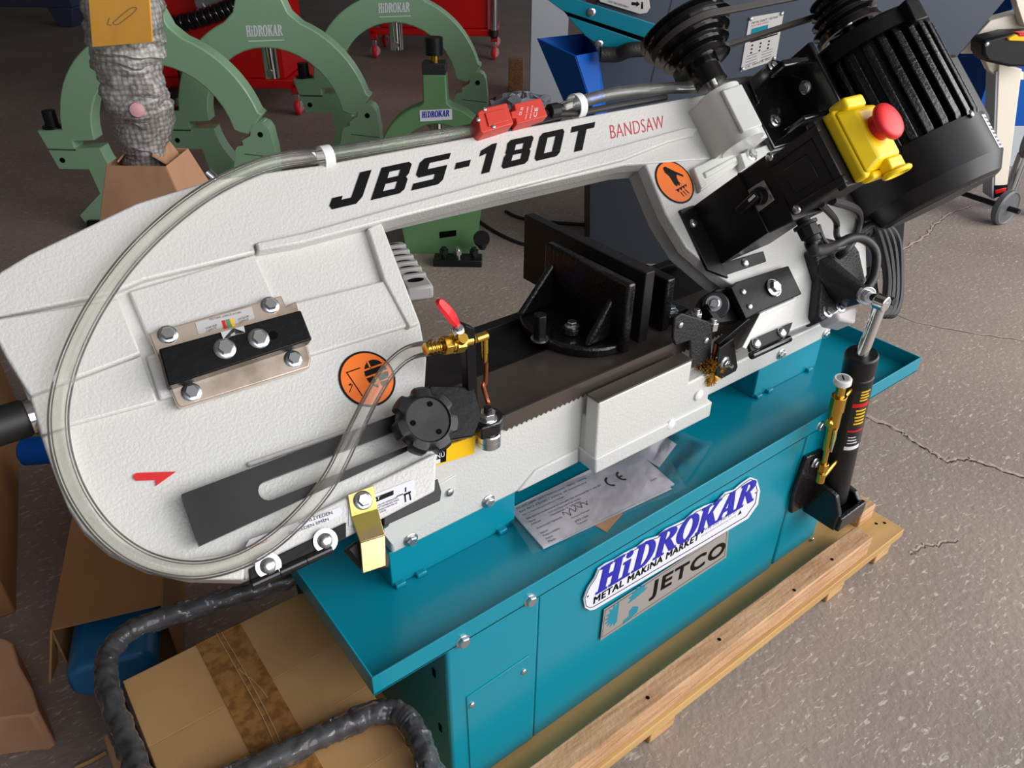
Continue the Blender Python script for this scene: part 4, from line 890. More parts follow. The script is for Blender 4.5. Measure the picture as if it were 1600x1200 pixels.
def motor():
    r0, half = .112, .1175
    mb = MB(); mb.cyl(B(MU,mv-half-.01,MW), B(MU,mv+half,MW), r0, n=56); m_ = build(mb, 'motor', 'black_cast', saw, .002)
    # fins all round
    key = MB(); n = 27
    def finmesh(b): b.prism([V((0,-half*.96,0)),V((.020,-half*.96,0)),V((.026,-half*.8,0)),V((.026,half*.86,0)),V((.018,half*.97,0)),V((0,half*.97,0))], V((0,0,-.0075)), V((0,0,.0075)))
    me = shared('motor_fin_mesh', finmesh, 'black_cast')
    for i in range(n):
        q = 2*PI*i/n; o = UU*math.cos(q)+NN*math.sin(q); t = VV.cross(o)
        f = inst('fin', me, frame(B(MU,mv,MW)+o*(r0-.003), o, VV, -o.cross(VV)*-1, 1), m_); md = f.modifiers.new('bevel','BEVEL'); md.width = .002; md.segments = 2
    # end shield with shaft
    mb = MB(); mb.lathe(B(MU,mv+half*.97,MW), VV, [(0,.134),(.03,.134),(.036,.128),(.038,.06),(.044,.05),(.05,.03)], 56); build(mb, 'end_shield', 'black_paint', m_, smooth=35)
    for q in (.2, 1.77, 3.34, 4.9):
        o = UU*math.cos(q)+NN*math.sin(q); c = B(MU,mv+half+.006,MW)+o*.138; mb = MB(); mb.box(c, o*.014, o.cross(VV)*.018, VV*.024); build(mb, 'shield_lug', 'black_paint', m_, .003)
    mb = MB(); mb.cyl(B(MU,mv+half,MW), B(MU,pv2+.03,MW), .0125, n=24); build(mb, 'motor_shaft', 'steel', m_)
    # fan cover
    t = mv-half; mb = MB(); mb.lathe(B(MU,t,MW), -VV, [(-.012,.140),(.072,.140),(.105,.122),(.109,.116),(.111,.11)], 72); fc = build(mb, 'fan_cover', 'black_satin', m_, smooth=25)
    mb = MB(); mb.lathe(B(MU,t-.1112,MW), -VV, [(0,.108),(.001,.108)], 48); build(mb, 'fan_grille', 'black_rough', m_)
    bolt(PX_on(1517,178,.142), (UU*.2+NN).normalized(), .0075, m_, 'pan')
    # rating label wrapped on the cover
    c = B(MU,t,MW); mb = MB(); rows = []
    q1 = PX_on(1527,168,.1404)-B(MU,0,MW); a0 = math.atan2(q1.dot(NN), q1.dot(UU))-.22
    for j in range(7):
        q = a0+.20*j/6; o = UU*math.cos(q)+NN*math.sin(q); rows.append([c+o*.1404+VV*.004, c+o*.1404-VV*.070])
    mb.sheet(rows); lb = build(mb, 'rating_label', 'label_white', m_)
    for i in range(8):
        mb = MB(); rows = []
        for j in range(4):
            q = a0+.03+.13*j/3; o = UU*math.cos(q)+NN*math.sin(q); rows.append([c+o*.1408-VV*(.002+.0085*i), c+o*.1408-VV*(.006+.0085*i)])
        mb.sheet(rows); build(mb, 'print_line', 'ink_grey', lb)
    # terminal box on the far side
    o = UU; mb = MB(); mb.box(B(MU+.165,mv-.03,MW+.02), UU*.035, VV*.085, NN*.055); tbx = build(mb, 'terminal_box', 'black_satin', m_, .012, seg=3)
    # mounting bracket
    mb = MB(); mb.box(B(MU-.16,mv+0.080,MW-.05), UU*.008, VV*.09, NN*.06); mb.box(B(MU-.22,mv+0.080,MW-.09), UU*.07, VV*.075, NN*.008); mb.box(B(MU-.21,mv+0.140,MW-.02), UU*.05, VV*.008, NN*.02)
    mb.box(B(MU-.2,mv+0.030,MW-.06), UU*.05, VV*.006, NN*.04); br = build(mb, 'motor_bracket', 'black_gloss', saw, .004)
    bolt(B(MU-.169,mv+0.100,MW-.04), -UU, .010, br); bolt(B(MU-.25,mv+0.060,MW-.081), NN, .009, br)
    mb = MB(); mb.prism([F(x,y,.035) for x,y in ((1170,125),(1207,92),(1226,96),(1200,130),(1186,162))], NN*-.03, V((0,0,0))); build(mb, 'tension_arm', 'black_gloss', br, .002)
    bolt(F(1207,104,.036), NN, .009, br)
def PX_on(px, py, r):
    """point where the pixel ray meets the motor's cylinder of radius r"""
    d = ray(px, py); A = B(MU,0,MW); o = CAM-A; dp = d-VV*d.dot(VV); op = o-VV*o.dot(VV); a = dp.dot(dp); b = 2*dp.dot(op); c = op.dot(op)-r*r; q = b*b-4*a*c
    t = (-b-math.sqrt(max(q,0)))/(2*a); return CAM+d*t
motor()

# ------------------------------------------------------------------ switch bracket, enclosure, emergency stop
x0 = F(1082,323,.0).x
v_hi, v_lo = toB(F(1082,323,0))[1], toB(F(1125,414,0))[1]
def wq(px, py): return toB(PX(px, py, x0))   # on the bracket's left wall
def switchbox():
    W1 = wq(1153,270)[2]; Wv0, Wv1 = v_lo, v_hi
    mb = MB(); mb.prism([B(x0,v_hi,0),B(x0,v_lo,0),B(x0,v_lo+.004,W1),B(x0,v_hi-.002,W1)], V((0,0,0)), UU*.003)
    mb.prism([B(x0,v_lo,0),B(x0+.11,v_lo,.03),B(x0+.11,v_lo+.004,W1),B(x0,v_lo+.004,W1)], V((0,0,0)), VV*.003)
    mb.prism([B(x0,v_lo+.004,W1),B(x0+.11,v_lo+.004,W1),B(x0+.11,v_hi,W1),B(x0,v_hi,W1)], V((0,0,0)), NN*-.003)
    plate(mb, [(1062,328),(1084,320),(1139,434),(1106,421)], -.004, .003); plate(mb, [(1124,412),(1193,392),(1198,408),(1132,430)], -.004, .003)
    br = build(mb, 'switch_bracket', 'black_satin', saw, .0015)
    for p in ((1083,349),(1164,411)): bolt(F(*p,.003), NN, .0085, br, 'pan')
    # rotary switch panel
    xa = x0+.006; q = [PX(x,y,xa) for x,y in ((1154,271),(1202,238),(1240,346),(1199,366))]
    mb = MB(); mb.prism(q, V((0,0,0)), UU*.1); pn = build(mb, 'switch_panel', 'black_plastic', saw, .003)
    q = [PX(x,y,xa-.001) for x,y in ((1167,298),(1194,281),(1211,312),(1186,331))]; mb = MB(); mb.prism(q, UU*-.003, UU*.001); pl = build(mb, 'dial_plate', 'aluminium', pn, .0015)
    c = PX(1188,306,xa-.004); mb = MB(); mb.lathe(c, -UU, [(0,.016),(.012,.014),(.014,.012)], 24); ks = build(mb, 'rotary_knob', 'black_satin', pn)
    d = (PX(1165,325,xa-.02)-PX(1190,302,xa-.02)).normalized(); e = d.cross(UU)
    mb = MB(); mb.box(c-UU*.018+d*.014, d*.026, e*.0075, UU*.007); build(mb, 'knob_lever', 'black_satin', pn, .003)
    mb = MB(); mb.box(c-UU*.0255+d*-.002, d*.008, e*.0022, UU*.0006); build(mb, 'knob_mark', 'ink_white', pn, .0003)
    text('OFF', PX(1195,293,xa-.0045), PX(1199,299,xa-.0045), PX(1198,290,xa-.0045), 'ink', pn)
    text('ON', PX(1202,306,xa-.0045), PX(1205,311,xa-.0045), PX(1205,303,xa-.0045), 'ink', pn)
    # enclosure
    xe = x0-.004
    A = [wq2 for wq2 in [toB(PX(x,y,xe)) for x,y in ((1197,247),(1266,203),(1307,294),(1239,341))]]
    wA, wB = (A[0][2]+A[3][2])/2, (A[1][2]+A[2][2])/2; vH, vL = (A[0][1]+A[1][1])/2, (A[2][1]+A[3][1])/2
    mb = MB(); mb.box(B(xe+.060,(vH+vL)/2,(wA+wB)/2), UU*.060, VV*(vH-vL)/2, NN*(wB-wA)/2); mb.box(B(xe+.060,(vH+vL)/2,wB+.008), UU*.064, VV*((vH-vL)/2+.006), NN*.008)
    for dv in (vH-.008, vL+.008): mb.box(B(xe+.0,dv,(wA+wB)/2+.01), UU*.006, VV*.007, NN*((wB-wA)/2+.008))
    mb.box(B(xe,(vH+vL)/2,(wA+wB)/2), UU*.003, VV*((vH-vL)/2-.03), NN*((wB-wA)/2-.02))
    en = build(mb, 'switch_enclosure', 'black_plastic', saw, .004, seg=3)
    for p in ((1203,245),(1245,327)): bolt(PX(*p,xe-.006), -UU, .0075, en, 'pan')
    wl = wB+.016
    # yellow housing
    def lid(px, py, w): return toB(F(px,py,w))
    yl = toB(F(1291,200,wl)); cu, cv = xe+.058, (vH+vL)/2
    mb = MB(); hw_, hv = .042, .058
    def ring(w, a, b_, ou=0): return [B(cu+ou+sx*a, cv+sy*b_, w) for sx, sy in ((-1,-1),(1,-1),(1,1),(-1,1))]
    mb.loft(ring(wl,hw_,hv), ring(wl+.022,hw_,hv)); mb.loft(ring(wl+.022,hw_,hv-.004), ring(wl+.044,hw_*.66,hv*.72,.006))
    mb.box(B(cu,cv+hv,wl+.022), UU*.026, VV*.010, NN*.016); mb.box(B(cu,cv-hv,wl+.014), UU*.03, VV*.006, NN*.012)
    es = build(mb, 'emergency_stop', 'yellow', saw, .005, seg=3)
    # padlock loops
    for o_ in (.012,):
        c = B(cu+.016,cv-hv-.004,wl+.034); mb = MB(); loop = [c+(UU*math.cos(q)*.024+NN*math.sin(q)*.016+VV*-.006) for q in [2*PI*i/20 for i in range(21)]]; mb.tube(loop, .0045, 8, False); build(mb, 'lock_loop', 'yellow', es)
    mb = MB(); mb.box(B(cu+.012,cv-hv+.004,wl+.034), UU*.020, VV*.010, NN*.010); build(mb, 'lock_tab', 'yellow', es, .003)
    c = B(cu+.006,cv+.004,wl+.040)
    mb = MB(); mb.lathe(c, NN, [(0,.021),(.014,.020),(.017,.019),(.017,.026),(.020,.0295),(.025,.0295),(.0285,.0275),(.0305,.022),(.0315,.012),(.032,.001)], 40); build(mb, 'push_button', 'red_plastic', es, smooth=50)
    # cable gland and cords
    c = B(*toB(F(1255,350,.06))); c = PX(1257,349,x0+.045); mb = MB(); mb.lathe(c, -VV, [(-.015,.012),(.0,.012),(.0,.021),(.006,.021),(.006,.016)], 12); mb.cyl(c-VV*.006, c-VV*.026, .018, n=8); mb.cyl(c-VV*.026, c-VV*.036, .014, n=16); build(mb, 'cable_gland', 'black_plastic', en, .001)
    p1 = c-VV*.034
    mb = MB(); mb.tube(spline([p1, PX(1265,380,x0+.05), PX(1275,392,x0+.04), F(1300,386,.07), F(1330,372,.07), F(1352,375,.06), F(1368,395,.05), F(1366,430,.04), F(1355,450,.03)], 6), .0095, 12); build(mb, 'power_cord', 'black_rubber', saw)
    mb = MB(); mb.tube(spline([B(xe+.08,vL,wA+.02), F(1340,330,.10), F(1338,365,.06), F(1322,390,.05), F(1310,400,.03)], 6), .008, 10); build(mb, 'power_cord', 'black_rubber', saw)
    mb = MB(); mb.tube(spline([B(xe+.05,vL,wA+.02), F(1306,345,.08), F(1308,370,.06), F(1325,388,.05)], 6), .006, 10); build(mb, 'power_cord', 'black_rubber', saw)
    mb = MB(); mb.tube(spline([F(1278,352,.09), F(1287,375,.08), F(1302,388,.07), F(1318,386,.06)], 6), .005, 10); build(mb, 'power_cord', 'black_rubber', saw)
switchbox()
# coil of mains cable hanging behind the cylinder arm
for i, (dx, r) in enumerate(((0,0),(12,0),(24,0),(36,0))):
    pts = [F(1340+dx*.6,365,.01), F(1362+dx*.7,352+dx*.1,.02), F(1376+dx*.75,380,.02), F(1386+dx*.55,430,.02), F(1384+dx*.55,470,.015), F(1378+dx*.4,492,.01), F(1366+dx*.1,470,-.0), F(1358+dx*.1,420,-.01)]
    mb = MB(); mb.tube(spline(pts, 6), .0085, 10); build(mb, 'mains_cable', 'black_rubber', saw)
# white plug and strap below the arm
mb = MB(); mb.prism([F(x,y,-.03) for x,y in ((1306,488),(1340,478),(1338,505),(1312,500))], NN*-.05, V((0,0,0))); build(mb, 'drain_hose', 'foam_white', saw, .006)

# ================================================================== behind the saw
HD = (R3 @ V((0,0,1))); HD.z = 0; HD.normalize(); RT = V((HD.y, -HD.x, 0))    # looking direction on the floor, and its right
def H(px, py, d): return onplane(px, py, HD, d)
# ------------------------------------------------------------------ green lathe steady rests
def steady(cpx, cpy, d, rpx, label, matname, shadow_label, post_h=2.3, scale_leg=None, small=False):
    c = H(cpx, cpy, d); r = (H(cpx+rpx, cpy, d)-c).length; leg = c.z/r
    t = thing('steady_rest', V((c.x, c.y, 0)), label, 'steady rest', 'green lathe steady rests')
    def L(x, y, o=0): return c+RT*(x*r)+EZ*(y*r)+HD*o
    th = .085
    def arcp(rad, a0, a1, n=14): return [(rad*math.cos(math.radians(a0+(a1-a0)*i/n)), rad*math.sin(math.radians(a0+(a1-a0)*i/n))) for i in range(n+1)]
    if small:
        up_ = [(-.98,-.05)]+arcp(1,175,105,10)+[(-.2,1.02),(-.19,1.45),(.19,1.45),(.2,1.02)]+arcp(1,75,5,10)+[(.98,-.05),(.70,-.05)]+arcp(.68,0,180,18)+[(-.70,-.05)]
        lo_ = [(-1,-.06),(-.68,-.06)]+arcp(.68,-175,-5,18)+[(.68,-.06),(1,-.06)]+arcp(1,-8,-42,6)+[(.62,-leg),(-.62,-leg)]+arcp(1,-138,-172,6)
        parts = [('upper_ring', up_), ('lower_ring', lo_)]
    else:
        up_ = [(-1.25,.07),(-1.0,.08),(-.985,.2)]+arcp(1,165,112,10)+[(-.27,1.02),(-.2,1.2),(-.17,1.5),(-.16,post_h),(.16,post_h),(.17,1.5),(.2,1.2),(.27,1.02)]+arcp(1,68,16,10)+[(1.0,.25),(.83,.06),(.76,.07)]+arcp(.70,8,172,18)+[(-.70,-.02),(-.92,-.03),(-.92,-.115),(-1.2,-.115)]
        lo_ = [(-1.19,-.125),(-.92,-.125),(-.92,-.10),(-.66,-.09)]+arcp(.68,-172,-8,18)+[(.70,-.06),(.76,-.05),(.76,.0),(.85,.05)]+[(.95+.1*math.cos(q), .08+.1*math.sin(q)) for q in (2.6,2.0,1.4,.8,.2)]+[(1.07,-.1),(1.05,-.35),(.82,-.62),(1.08,-leg+.16),(1.0,-leg),(.72,-leg),(.5,-leg+.16),(-.5,-leg+.16),(-.72,-leg),(-1.0,-leg),(-1.08,-leg+.16),(-.80,-.56),(-.84,-.31),(-1.14,-.31)]
        parts = [('upper_ring', up_), ('lower_ring', lo_)]
    ob = {}
    for nm, pl in parts:
        mb = MB(); mb.prism([L(*p) for p in pl], V((0,0,0)), HD*th); ob[nm] = build(mb, nm, matname, t, .006)
    def cyl_(x, y0, y1, rad, nm, m_, oz=th*.5, n=18):
        mb = MB(); mb.cyl(L(x,y0,oz), L(x,y1,oz), rad, n=n); return build(mb, nm, m_, t, .001)
    if small:
        cyl_(0,.5,.74,.024,'jaw_pin','chrome'); mb = MB(); mb.prism([L(x,y) for x,y in ((-.19,1.45),(.19,1.45),(.19,1.62),(-.19,1.62))], V((0,0,0)), HD*th); build(mb, 'jaw_block', 'black_rough', t, .003)
        cyl_(0,1.6,1.75,.02,'jaw_screw','brass'); cyl_(0,1.72,1.98,.036,'jaw_knob','black_satin')
        p = [L(x,y,-.001) for x, y in ((-.26,.72),(.27,.76),(.27,.93),(-.26,.90))]; mb = MB(); mb.prism(p, V((0,0,0)), HD*-.001); lb = build(mb, 'name_plate', 'sign_white', t)
        serif_word('HiDROKAR', L(-.23,.78,-.0025), L(.22,.813,-.0025), L(-.23,.88,-.0025), 'ink_blue', lb, V((0,0,0)))
        # base slot and clamp
        mb = MB(); mb.prism([L(x,y,-.001) for x,y in ((-.02,-1.2),(.28,-1.16),(.28,-1.27),(-.02,-1.32))], V((0,0,0)), HD*.004); build(mb, 'base_slot', 'dark_hole', t)
        k = L(.33,-leg,-.10); mb = MB(); mb.box(k+EZ*.016, RT*.105, HD*.04, EZ*.016); cl = build(mb, 'clamp_plate', 'black_satin', t, .004)
        for o in (-.06,.0,.07):
            mb = MB(); mb.cyl(k+RT*o+EZ*.03, k+RT*o+EZ*.075, .012, n=12); mb.cyl(k+RT*o+EZ*.045, k+RT*o+EZ*.065, .02, n=6); build(mb, 'clamp_nut', 'zinc' if o == 0 else 'black_satin', t)
        k = L(.75,-leg+.25,-.05); mb = MB(); mb.cyl(k, k+EZ*.05-HD*.05, .02, n=12); mb.lathe(k+EZ*.05-HD*.05, EZ-HD, [(0,.035),(.02,.035)], 18); build(mb, 'clamp_knob', 'black_satin', t)
    else:
        cyl_(0,.40,.72,.034,'jaw_pin','chrome')
        q = L(.0,.46,th*.5-.035); mb = MB(); mb.lathe(q, -HD, [(0,.016),(.002,.016)], 16); build(mb, 'jaw_pad', 'zinc', t)
        cyl_(-1.13,.07,.24,.028,'lock_knob','black_satin'); mb = MB(); mb.lathe(L(-1.13,.075,th*.5), EZ, [(0,.042),(.008,.042)], 20); build(mb, 'washer', 'black_satin', t)
        for x, y in ((-1.08,-.22),(.95,.06)):
            mb = MB(); mb.lathe(L(x,y,-.0005), -HD, [(0,.012),(.001,.012)], 14); build(mb, 'pin_hole', 'dark_hole', t)
        mb = MB(); mb.prism([L(x,y,-.0006) for x,y in ((.76,-.13),(1.06,-.16),(1.06,-.166),(.76,-.136))], V((0,0,0)), HD*.001); build(mb, 'split_line', 'dark_hole', t)
        for x in (-.86,.86):
            mb = MB(); mb.prism([L(x-.18,-leg),L(x+.18,-leg),L(x+.12,-leg+.12),L(x-.14,-leg+.12)], HD*-.02, HD*(th+.02)); build(mb, 'foot', 'black_satin', t, .004)
        tp = L(-.26,.80,-.001)
        serif_word('HiDROKAR', L(-.17,.80,-.001), L(.185,.815,-.001), L(-.17,.90,-.001), 'ink_white', t, V((0,0,0)))
        mb = MB(); mb.poly([L(x,y,-.001) for x,y in ((-.16,.765),(.2,.78),(.2,.77),(-.16,.755))]); build(mb, 'underline', 'ink_white', t, smooth=0, recalc=False)
        mb = MB(); mb.cyl(L(.55,-.62,th*.5), L(.30,-.36,th*.5), .03, n=18); build(mb, 'jaw_pin', 'chrome', t); mb = MB(); mb.cyl(L(-.55,-.62,th*.5), L(-.30,-.36,th*.5), .03, n=18); build(mb, 'jaw_pin', 'chrome', t)
    return t
steady(258, 218, 3.42, 158, 'large green steady rest behind the bubble wrapped parcel', 'green_paint', '')
steady(432, 188, 3.75, 150, 'large green steady rest between the wrapped parcel and the white hose clip', 'green_paint', '')
steady(622, 136, 4.1, 131, 'large green steady rest directly behind the small one with the blue name plate', 'green_paint', '')
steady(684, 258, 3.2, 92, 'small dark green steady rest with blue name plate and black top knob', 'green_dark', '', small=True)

# ------------------------------------------------------------------ red tool carts
def caster(t, p, r=.05):
    mb = MB(); mb.cyl(p+RT*-.014+EZ*r, p+RT*.014+EZ*r, r, n=24); mb.v = [q for q in mb.v]; w = build(mb, 'caster_wheel', 'red_plastic', t, .006)
    mb = MB(); mb.cyl(p+HD*-.016+EZ*r, p+HD*.016+EZ*r, r*.7, n=24); build(mb, 'wheel_hub', 'pink', t)
    mb = MB(); mb.box(p+EZ*(r*1.9)+RT*.0, RT*.02, HD*.03, EZ*(r*.9)); build(mb, 'caster_fork', 'zinc', t, .004)
def cart(label, x0, x1, d, ytop, ybot, extra):
    a, b = H(x0,ybot,d), H(x1,ybot,d); zb = (a.z+b.z)/2; top = zb+1.1
    t = thing('tool_cart', V(((a.x+b.x)/2,(a.y+b.y)/2,0)), label, 'cart', 'red tool carts')
    w = (b-a).length; c = (a+b)/2
    mb = MB(); mb.box(V((c.x,c.y,(zb+top)/2))+HD*.3, RT*w/2, HD*.3, EZ*(top-zb)/2); bd = build(mb, 'cart_body', 'red_cart', t, .01)
    mb = MB(); mb.box(V((c.x,c.y,zb-.03))+HD*.3, RT*(w/2+.10), HD*.33, EZ*.03); build(mb, 'cart_rail', 'red_cart', t, .008)
    for sx in (-1,1):
        for dy in (.0,.6):
            p = V((c.x,c.y,0))+RT*(sx*(w/2+.06))+HD*dy; r = max(.03,(zb-.06)*.32); caster(t, p, r)
            mb = MB(); mb.box(p+EZ*(zb*.5+r), RT*.03, HD*.03, EZ*max(.01,(zb-.06)/2-r*.9)); build(mb, 'caster_plate', 'red_cart', t, .004)
    return t, c, zb, w, top
t, c, zb, w, top = cart('red tool cart with a black spiral hose behind the two left steady rests', 236, 447, 5.6, 0, 122, 0)
mb = MB(); pts = spline([H(255,42,5.5), H(300,32,5.4), H(340,20,5.38), H(372,5,5.38), H(395,-20,5.4)], 8); mb.tube(pts, .045, 12); hs = build(mb, 'spiral_hose', 'black_rubber', t)
for i in range(2, len(pts)-2, 2):
    d = (pts[i+1]-pts[i]).normalized(); mb = MB(); mb.cyl(pts[i]-d*.018, pts[i]+d*.018, .056, n=14); build(mb, 'hose_turn', 'black_gloss', hs, .008)
mb = MB(); mb.lathe(H(330,2,5.5), -HD, [(0,.10),(.02,.10),(.02,.085),(.03,.085),(.03,.05),(.02,.05)], 28); build(mb, 'hose_reel', 'zinc', t)
for pts in ([H(243,105,5.5),H(250,140,5.45),H(270,150,5.45),H(284,135,5.45),H(282,108,5.5)], [H(300,108,5.5),H(302,140,5.5),H(290,152,5.5),H(262,152,5.5)]):
    mb = MB(); mb.tube(spline(pts, 6), .022, 10); build(mb, 'cable', 'black_rubber', t)
mb = MB(); mb.cyl(H(275,165,5.5), H(275,140,5.5), .09, .05, n=16); build(mb, 'foot_pedal', 'black_satin', t)
t, c, zb, w, top = cart('red tool cart with chrome push bar behind the rightmost large steady rest', 594, 762, 7.7, 0, 44, 0)
a = V((c.x,c.y,zb))+RT*(w/2+.06)-HD*.05; mb = MB(); mb.cyl(a, a+EZ*.9, .035, n=18); build(mb, 'push_bar', 'chrome', t); mb = MB(); mb.lathe(a, -EZ, [(0,.04),(.05,.04),(.07,.025)], 18); build(mb, 'bar_end', 'black_rubber', t)

# ------------------------------------------------------------------ slate machine with teal chute
sm = thing('sheet_metal_machine', H(1150,420,3.2)*1.0, 'slate grey band saw cabinet with teal guard and blue chip chute behind the black pulley', 'machine')
sm.location.z = 0; WL[sm.name] = V((sm.location.x, sm.location.y, 0))
d0 = 3.13
prof = [(933,-60),(1660,-60),(1571,0),(1500,83),(1440,170),(1415,300),(1398,424),(925,412),(929,75)]
pts = [H(x,y,d0) for x,y in prof]; 
for p in pts:
    if p.z < .03: p.z = 0
mb = MB(); mb.prism(pts, V((0,0,0)), HD*.5); bd = build(mb, 'cabinet_body', 'slate', sm, .004)
mb = MB(); mb.prism([H(x,y,d0) for x,y in ((1049,0),(1051,0),(1018,128),(1016,128))], HD*-.001, HD*.002); build(mb, 'panel_seam', 'slate_dark', bd)
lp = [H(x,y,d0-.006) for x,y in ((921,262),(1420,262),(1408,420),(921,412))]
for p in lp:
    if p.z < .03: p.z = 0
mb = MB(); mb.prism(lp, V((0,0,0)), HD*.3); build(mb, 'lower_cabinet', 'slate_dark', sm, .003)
mb = MB(); mb.prism([H(x,y,d0-.02) for x,y in ((930,-8),(938,3),(1000,22),(1011,20),(1016,12),(1014,0),(1008,-10))], V((0,0,0)), HD*.004); p1 = build(mb, 'lever_sign', 'alu_print', sm, .001)
text('LOCK THE LEVER FIRMLY', H(950,3,d0-.0215), H(982,13,d0-.0215), H(951,0,d0-.0215), 'ink', p1)
mb = MB(); mb.poly([H(x,y,d0-.0215) for x,y in ((987,3),(995,4),(995,1.5),(1000,6.5),(994,11),(994.5,8.5),(987,8))]); build(mb, 'arrow', 'ink', p1, smooth=0, recalc=False)
mb = MB(); mb.poly([H(x,y,d0-.0215) for x,y in ((1002,7),(1005,7),(1005,14),(1002,14))]); mb.poly([H(x,y,d0-.0215) for x,y in ((1002.3,3),(1004.7,3),(1004.7,7),(1002.3,7))]); build(mb, 'lock_mark', 'ink', p1, smooth=0, recalc=False)
cs = ((1171,27),(1225,18),(1212,94),(1157,112)); mb = MB(); mb.prism([H(x,y,d0-.004) for x,y in cs], V((0,0,0)), HD*.003); p2 = build(mb, 'machine_plate', 'alu_print', sm)
def Q(a, b):  # a along the top, b downwards, on the machine plate
    t0 = (cs[0][0]+(cs[1][0]-cs[0][0])*a, cs[0][1]+(cs[1][1]-cs[0][1])*a); t1 = (cs[3][0]+(cs[2][0]-cs[3][0])*a, cs[3][1]+(cs[2][1]-cs[3][1])*a)
    return H(t0[0]+(t1[0]-t0[0])*b, t0[1]+(t1[1]-t0[1])*b, d0-.0045)
text('METAL ŞERİT TESTERE', Q(.1,.15), Q(.85,.12), Q(.1,.09), 'ink', p2)
text('METAL BAND SAWING', Q(.1,.19), Q(.6,.17), Q(.1,.165), 'red_ink', p2)
mb = MB(); mb.poly([Q(.12,.23),Q(.6,.21),Q(.6,.34),Q(.12,.36)]); build(mb, 'picture', 'teal', p2, smooth=0, recalc=False)
mb = MB(); mb.poly([Q(.15,.46),Q(.92,.43),Q(.92,.46),Q(.15,.49)]); build(mb, 'print_bar', 'ink', p2, smooth=0, recalc=False)
for i in range(3):
    for j in range(3):
        mb = MB(); a, b = .2+.24*i, .54+.07*j; mb.poly([Q(a,b),Q(a+.05,b-.003),Q(a+.05,b+.03),Q(a,b+.03)]); build(mb, 'pictogram', 'ink', p2, smooth=0, recalc=False)
for j in range(4):
    for a in (.12,.55):
        mb = MB(); b = .74+.055*j; mb.poly([Q(a,b),Q(a+.3,b-.012),Q(a+.3,b-.002),Q(a,b+.01)]); build(mb, 'print_line', 'ink_grey', p2, smooth=0, recalc=False)
text('CE  MADE IN', Q(.12,.97), Q(.8,.94), Q(.12,.935), 'ink', p2)
for a, b in ((.05,.04),(.94,.04),(.05,.96),(.94,.95)): bolt(Q(a,b), -HD, .007, p2, 'pan')
def sheetpart(name, px, dd, m_, th, parent):
    mb = MB(); mb.prism([H(x,y,dd) for x,y in px], V((0,0,0)), HD*th); return build(mb, name, m_, parent, .002)
ch = sheetpart('chute_guard', ((845,-8),(879,-8),(1038,42),(1016,62),(879,17)), 2.93, 'teal_dark', .012, sm)
sheetpart('chute_gap', ((879,16),(1014,61),(1012,70),(889,27)), 2.96, 'dark_hole', .15, sm)
sheetpart('chute_lip', ((886,25),(1012,68),(966,77),(935,71),(914,56)), 2.93, 'teal_dark', .012, sm)
for p in ((924,19),(936,69)): bolt(H(*p,2.925), -HD, .010, ch)
mb = MB(); mb.tube(spline([H(938,85,2.9),H(965,85,2.9),H(985,78,2.88),H(1025,76,2.9)], 6), .026, 12); build(mb, 'lever_handle', 'black_rough', sm)
tp = [H(840,60,2.98), H(899,87,2.86), H(933,81,2.95), H(915,52,3.1)]; bt = [H(885,166,2.98), H(944,225,2.9), H(955,225,2.97), H(925,190,3.05)]
bn = None
for i in range(4):
    j = (i+1) % 4; mb = MB(); q = [tp[i], tp[j], bt[j], bt[i]]; nn = (q[1]-q[0]).cross(q[3]-q[0]).normalized()*.003; mb.prism(q, nn*-1, nn); o = build(mb, 'chip_chute' if bn is None else 'chute_side', 'blue_paint', sm if bn is None else bn); bn = bn or o
mb = MB(); mb.prism(bt, V((0,0,0)), EZ*.004); build(mb, 'chute_floor', 'blue_paint', bn)

# ------------------------------------------------------------------ steel column, wood block, film
c = H(855,150,5.9); mb = MB(); c.z = 0
mb.box(c+EZ*1.6+RT*.0, RT*.13, HD*.008, EZ*1.6); mb.box(c+EZ*1.6+HD*.26, RT*.13, HD*.008, EZ*1.6); mb.box(c+EZ*1.6+HD*.13-RT*.05, RT*.01, HD*.13, EZ*1.6)
tag(build(mb, 'steel_column', 'column_grey', None, .002), 'pale grey steel hall column left of the blue chute', 'column')
c = PZ(806,141,0); mb = MB(); mb.box(c+EZ*.12, RT*.06, HD*.05, EZ*.12); o = build(mb, 'wood_block', 'wood', None, .006); tag(o, 'wooden block standing on the floor beside the grey column', 'block')
def crumple(name, m_, c, rx, ry, h, seed, label, cat):
    mb = MB(); rnd = random.Random(seed); n, k = 22, 12; vs = []; fs = []
    for j in range(k+1):
        a = PI*.5*j/k
        for i in range(n):
            q = 2*PI*i/n; f = 1+.22*math.sin(3*q+j)+.12*rnd.uniform(-1,1); vs.append(c+RT*(rx*math.cos(q)*math.cos(a)*f)+HD*(ry*math.sin(q)*math.cos(a)*f)+EZ*(h*math.sin(a)*(1+.25*rnd.uniform(-1,1)) if j else 0))
    for j in range(k):
        for i in range(n): fs.append([j*n+i, j*n+(i+1)%n, (j+1)*n+(i+1)%n, (j+1)*n+i])
    mb.add(vs, fs); return tag(build(mb, name, m_, None, smooth=25), label, cat)
mat('cloudy_film', rgb(150,156,166), .3, 0, (20,.6,.02))
crumple('plastic_sheet', 'cloudy_film', PZ(818,176,0), .26, .2, .12, 4, 'crumpled cloudy plastic sheet at the foot of the grey column', 'plastic sheet')

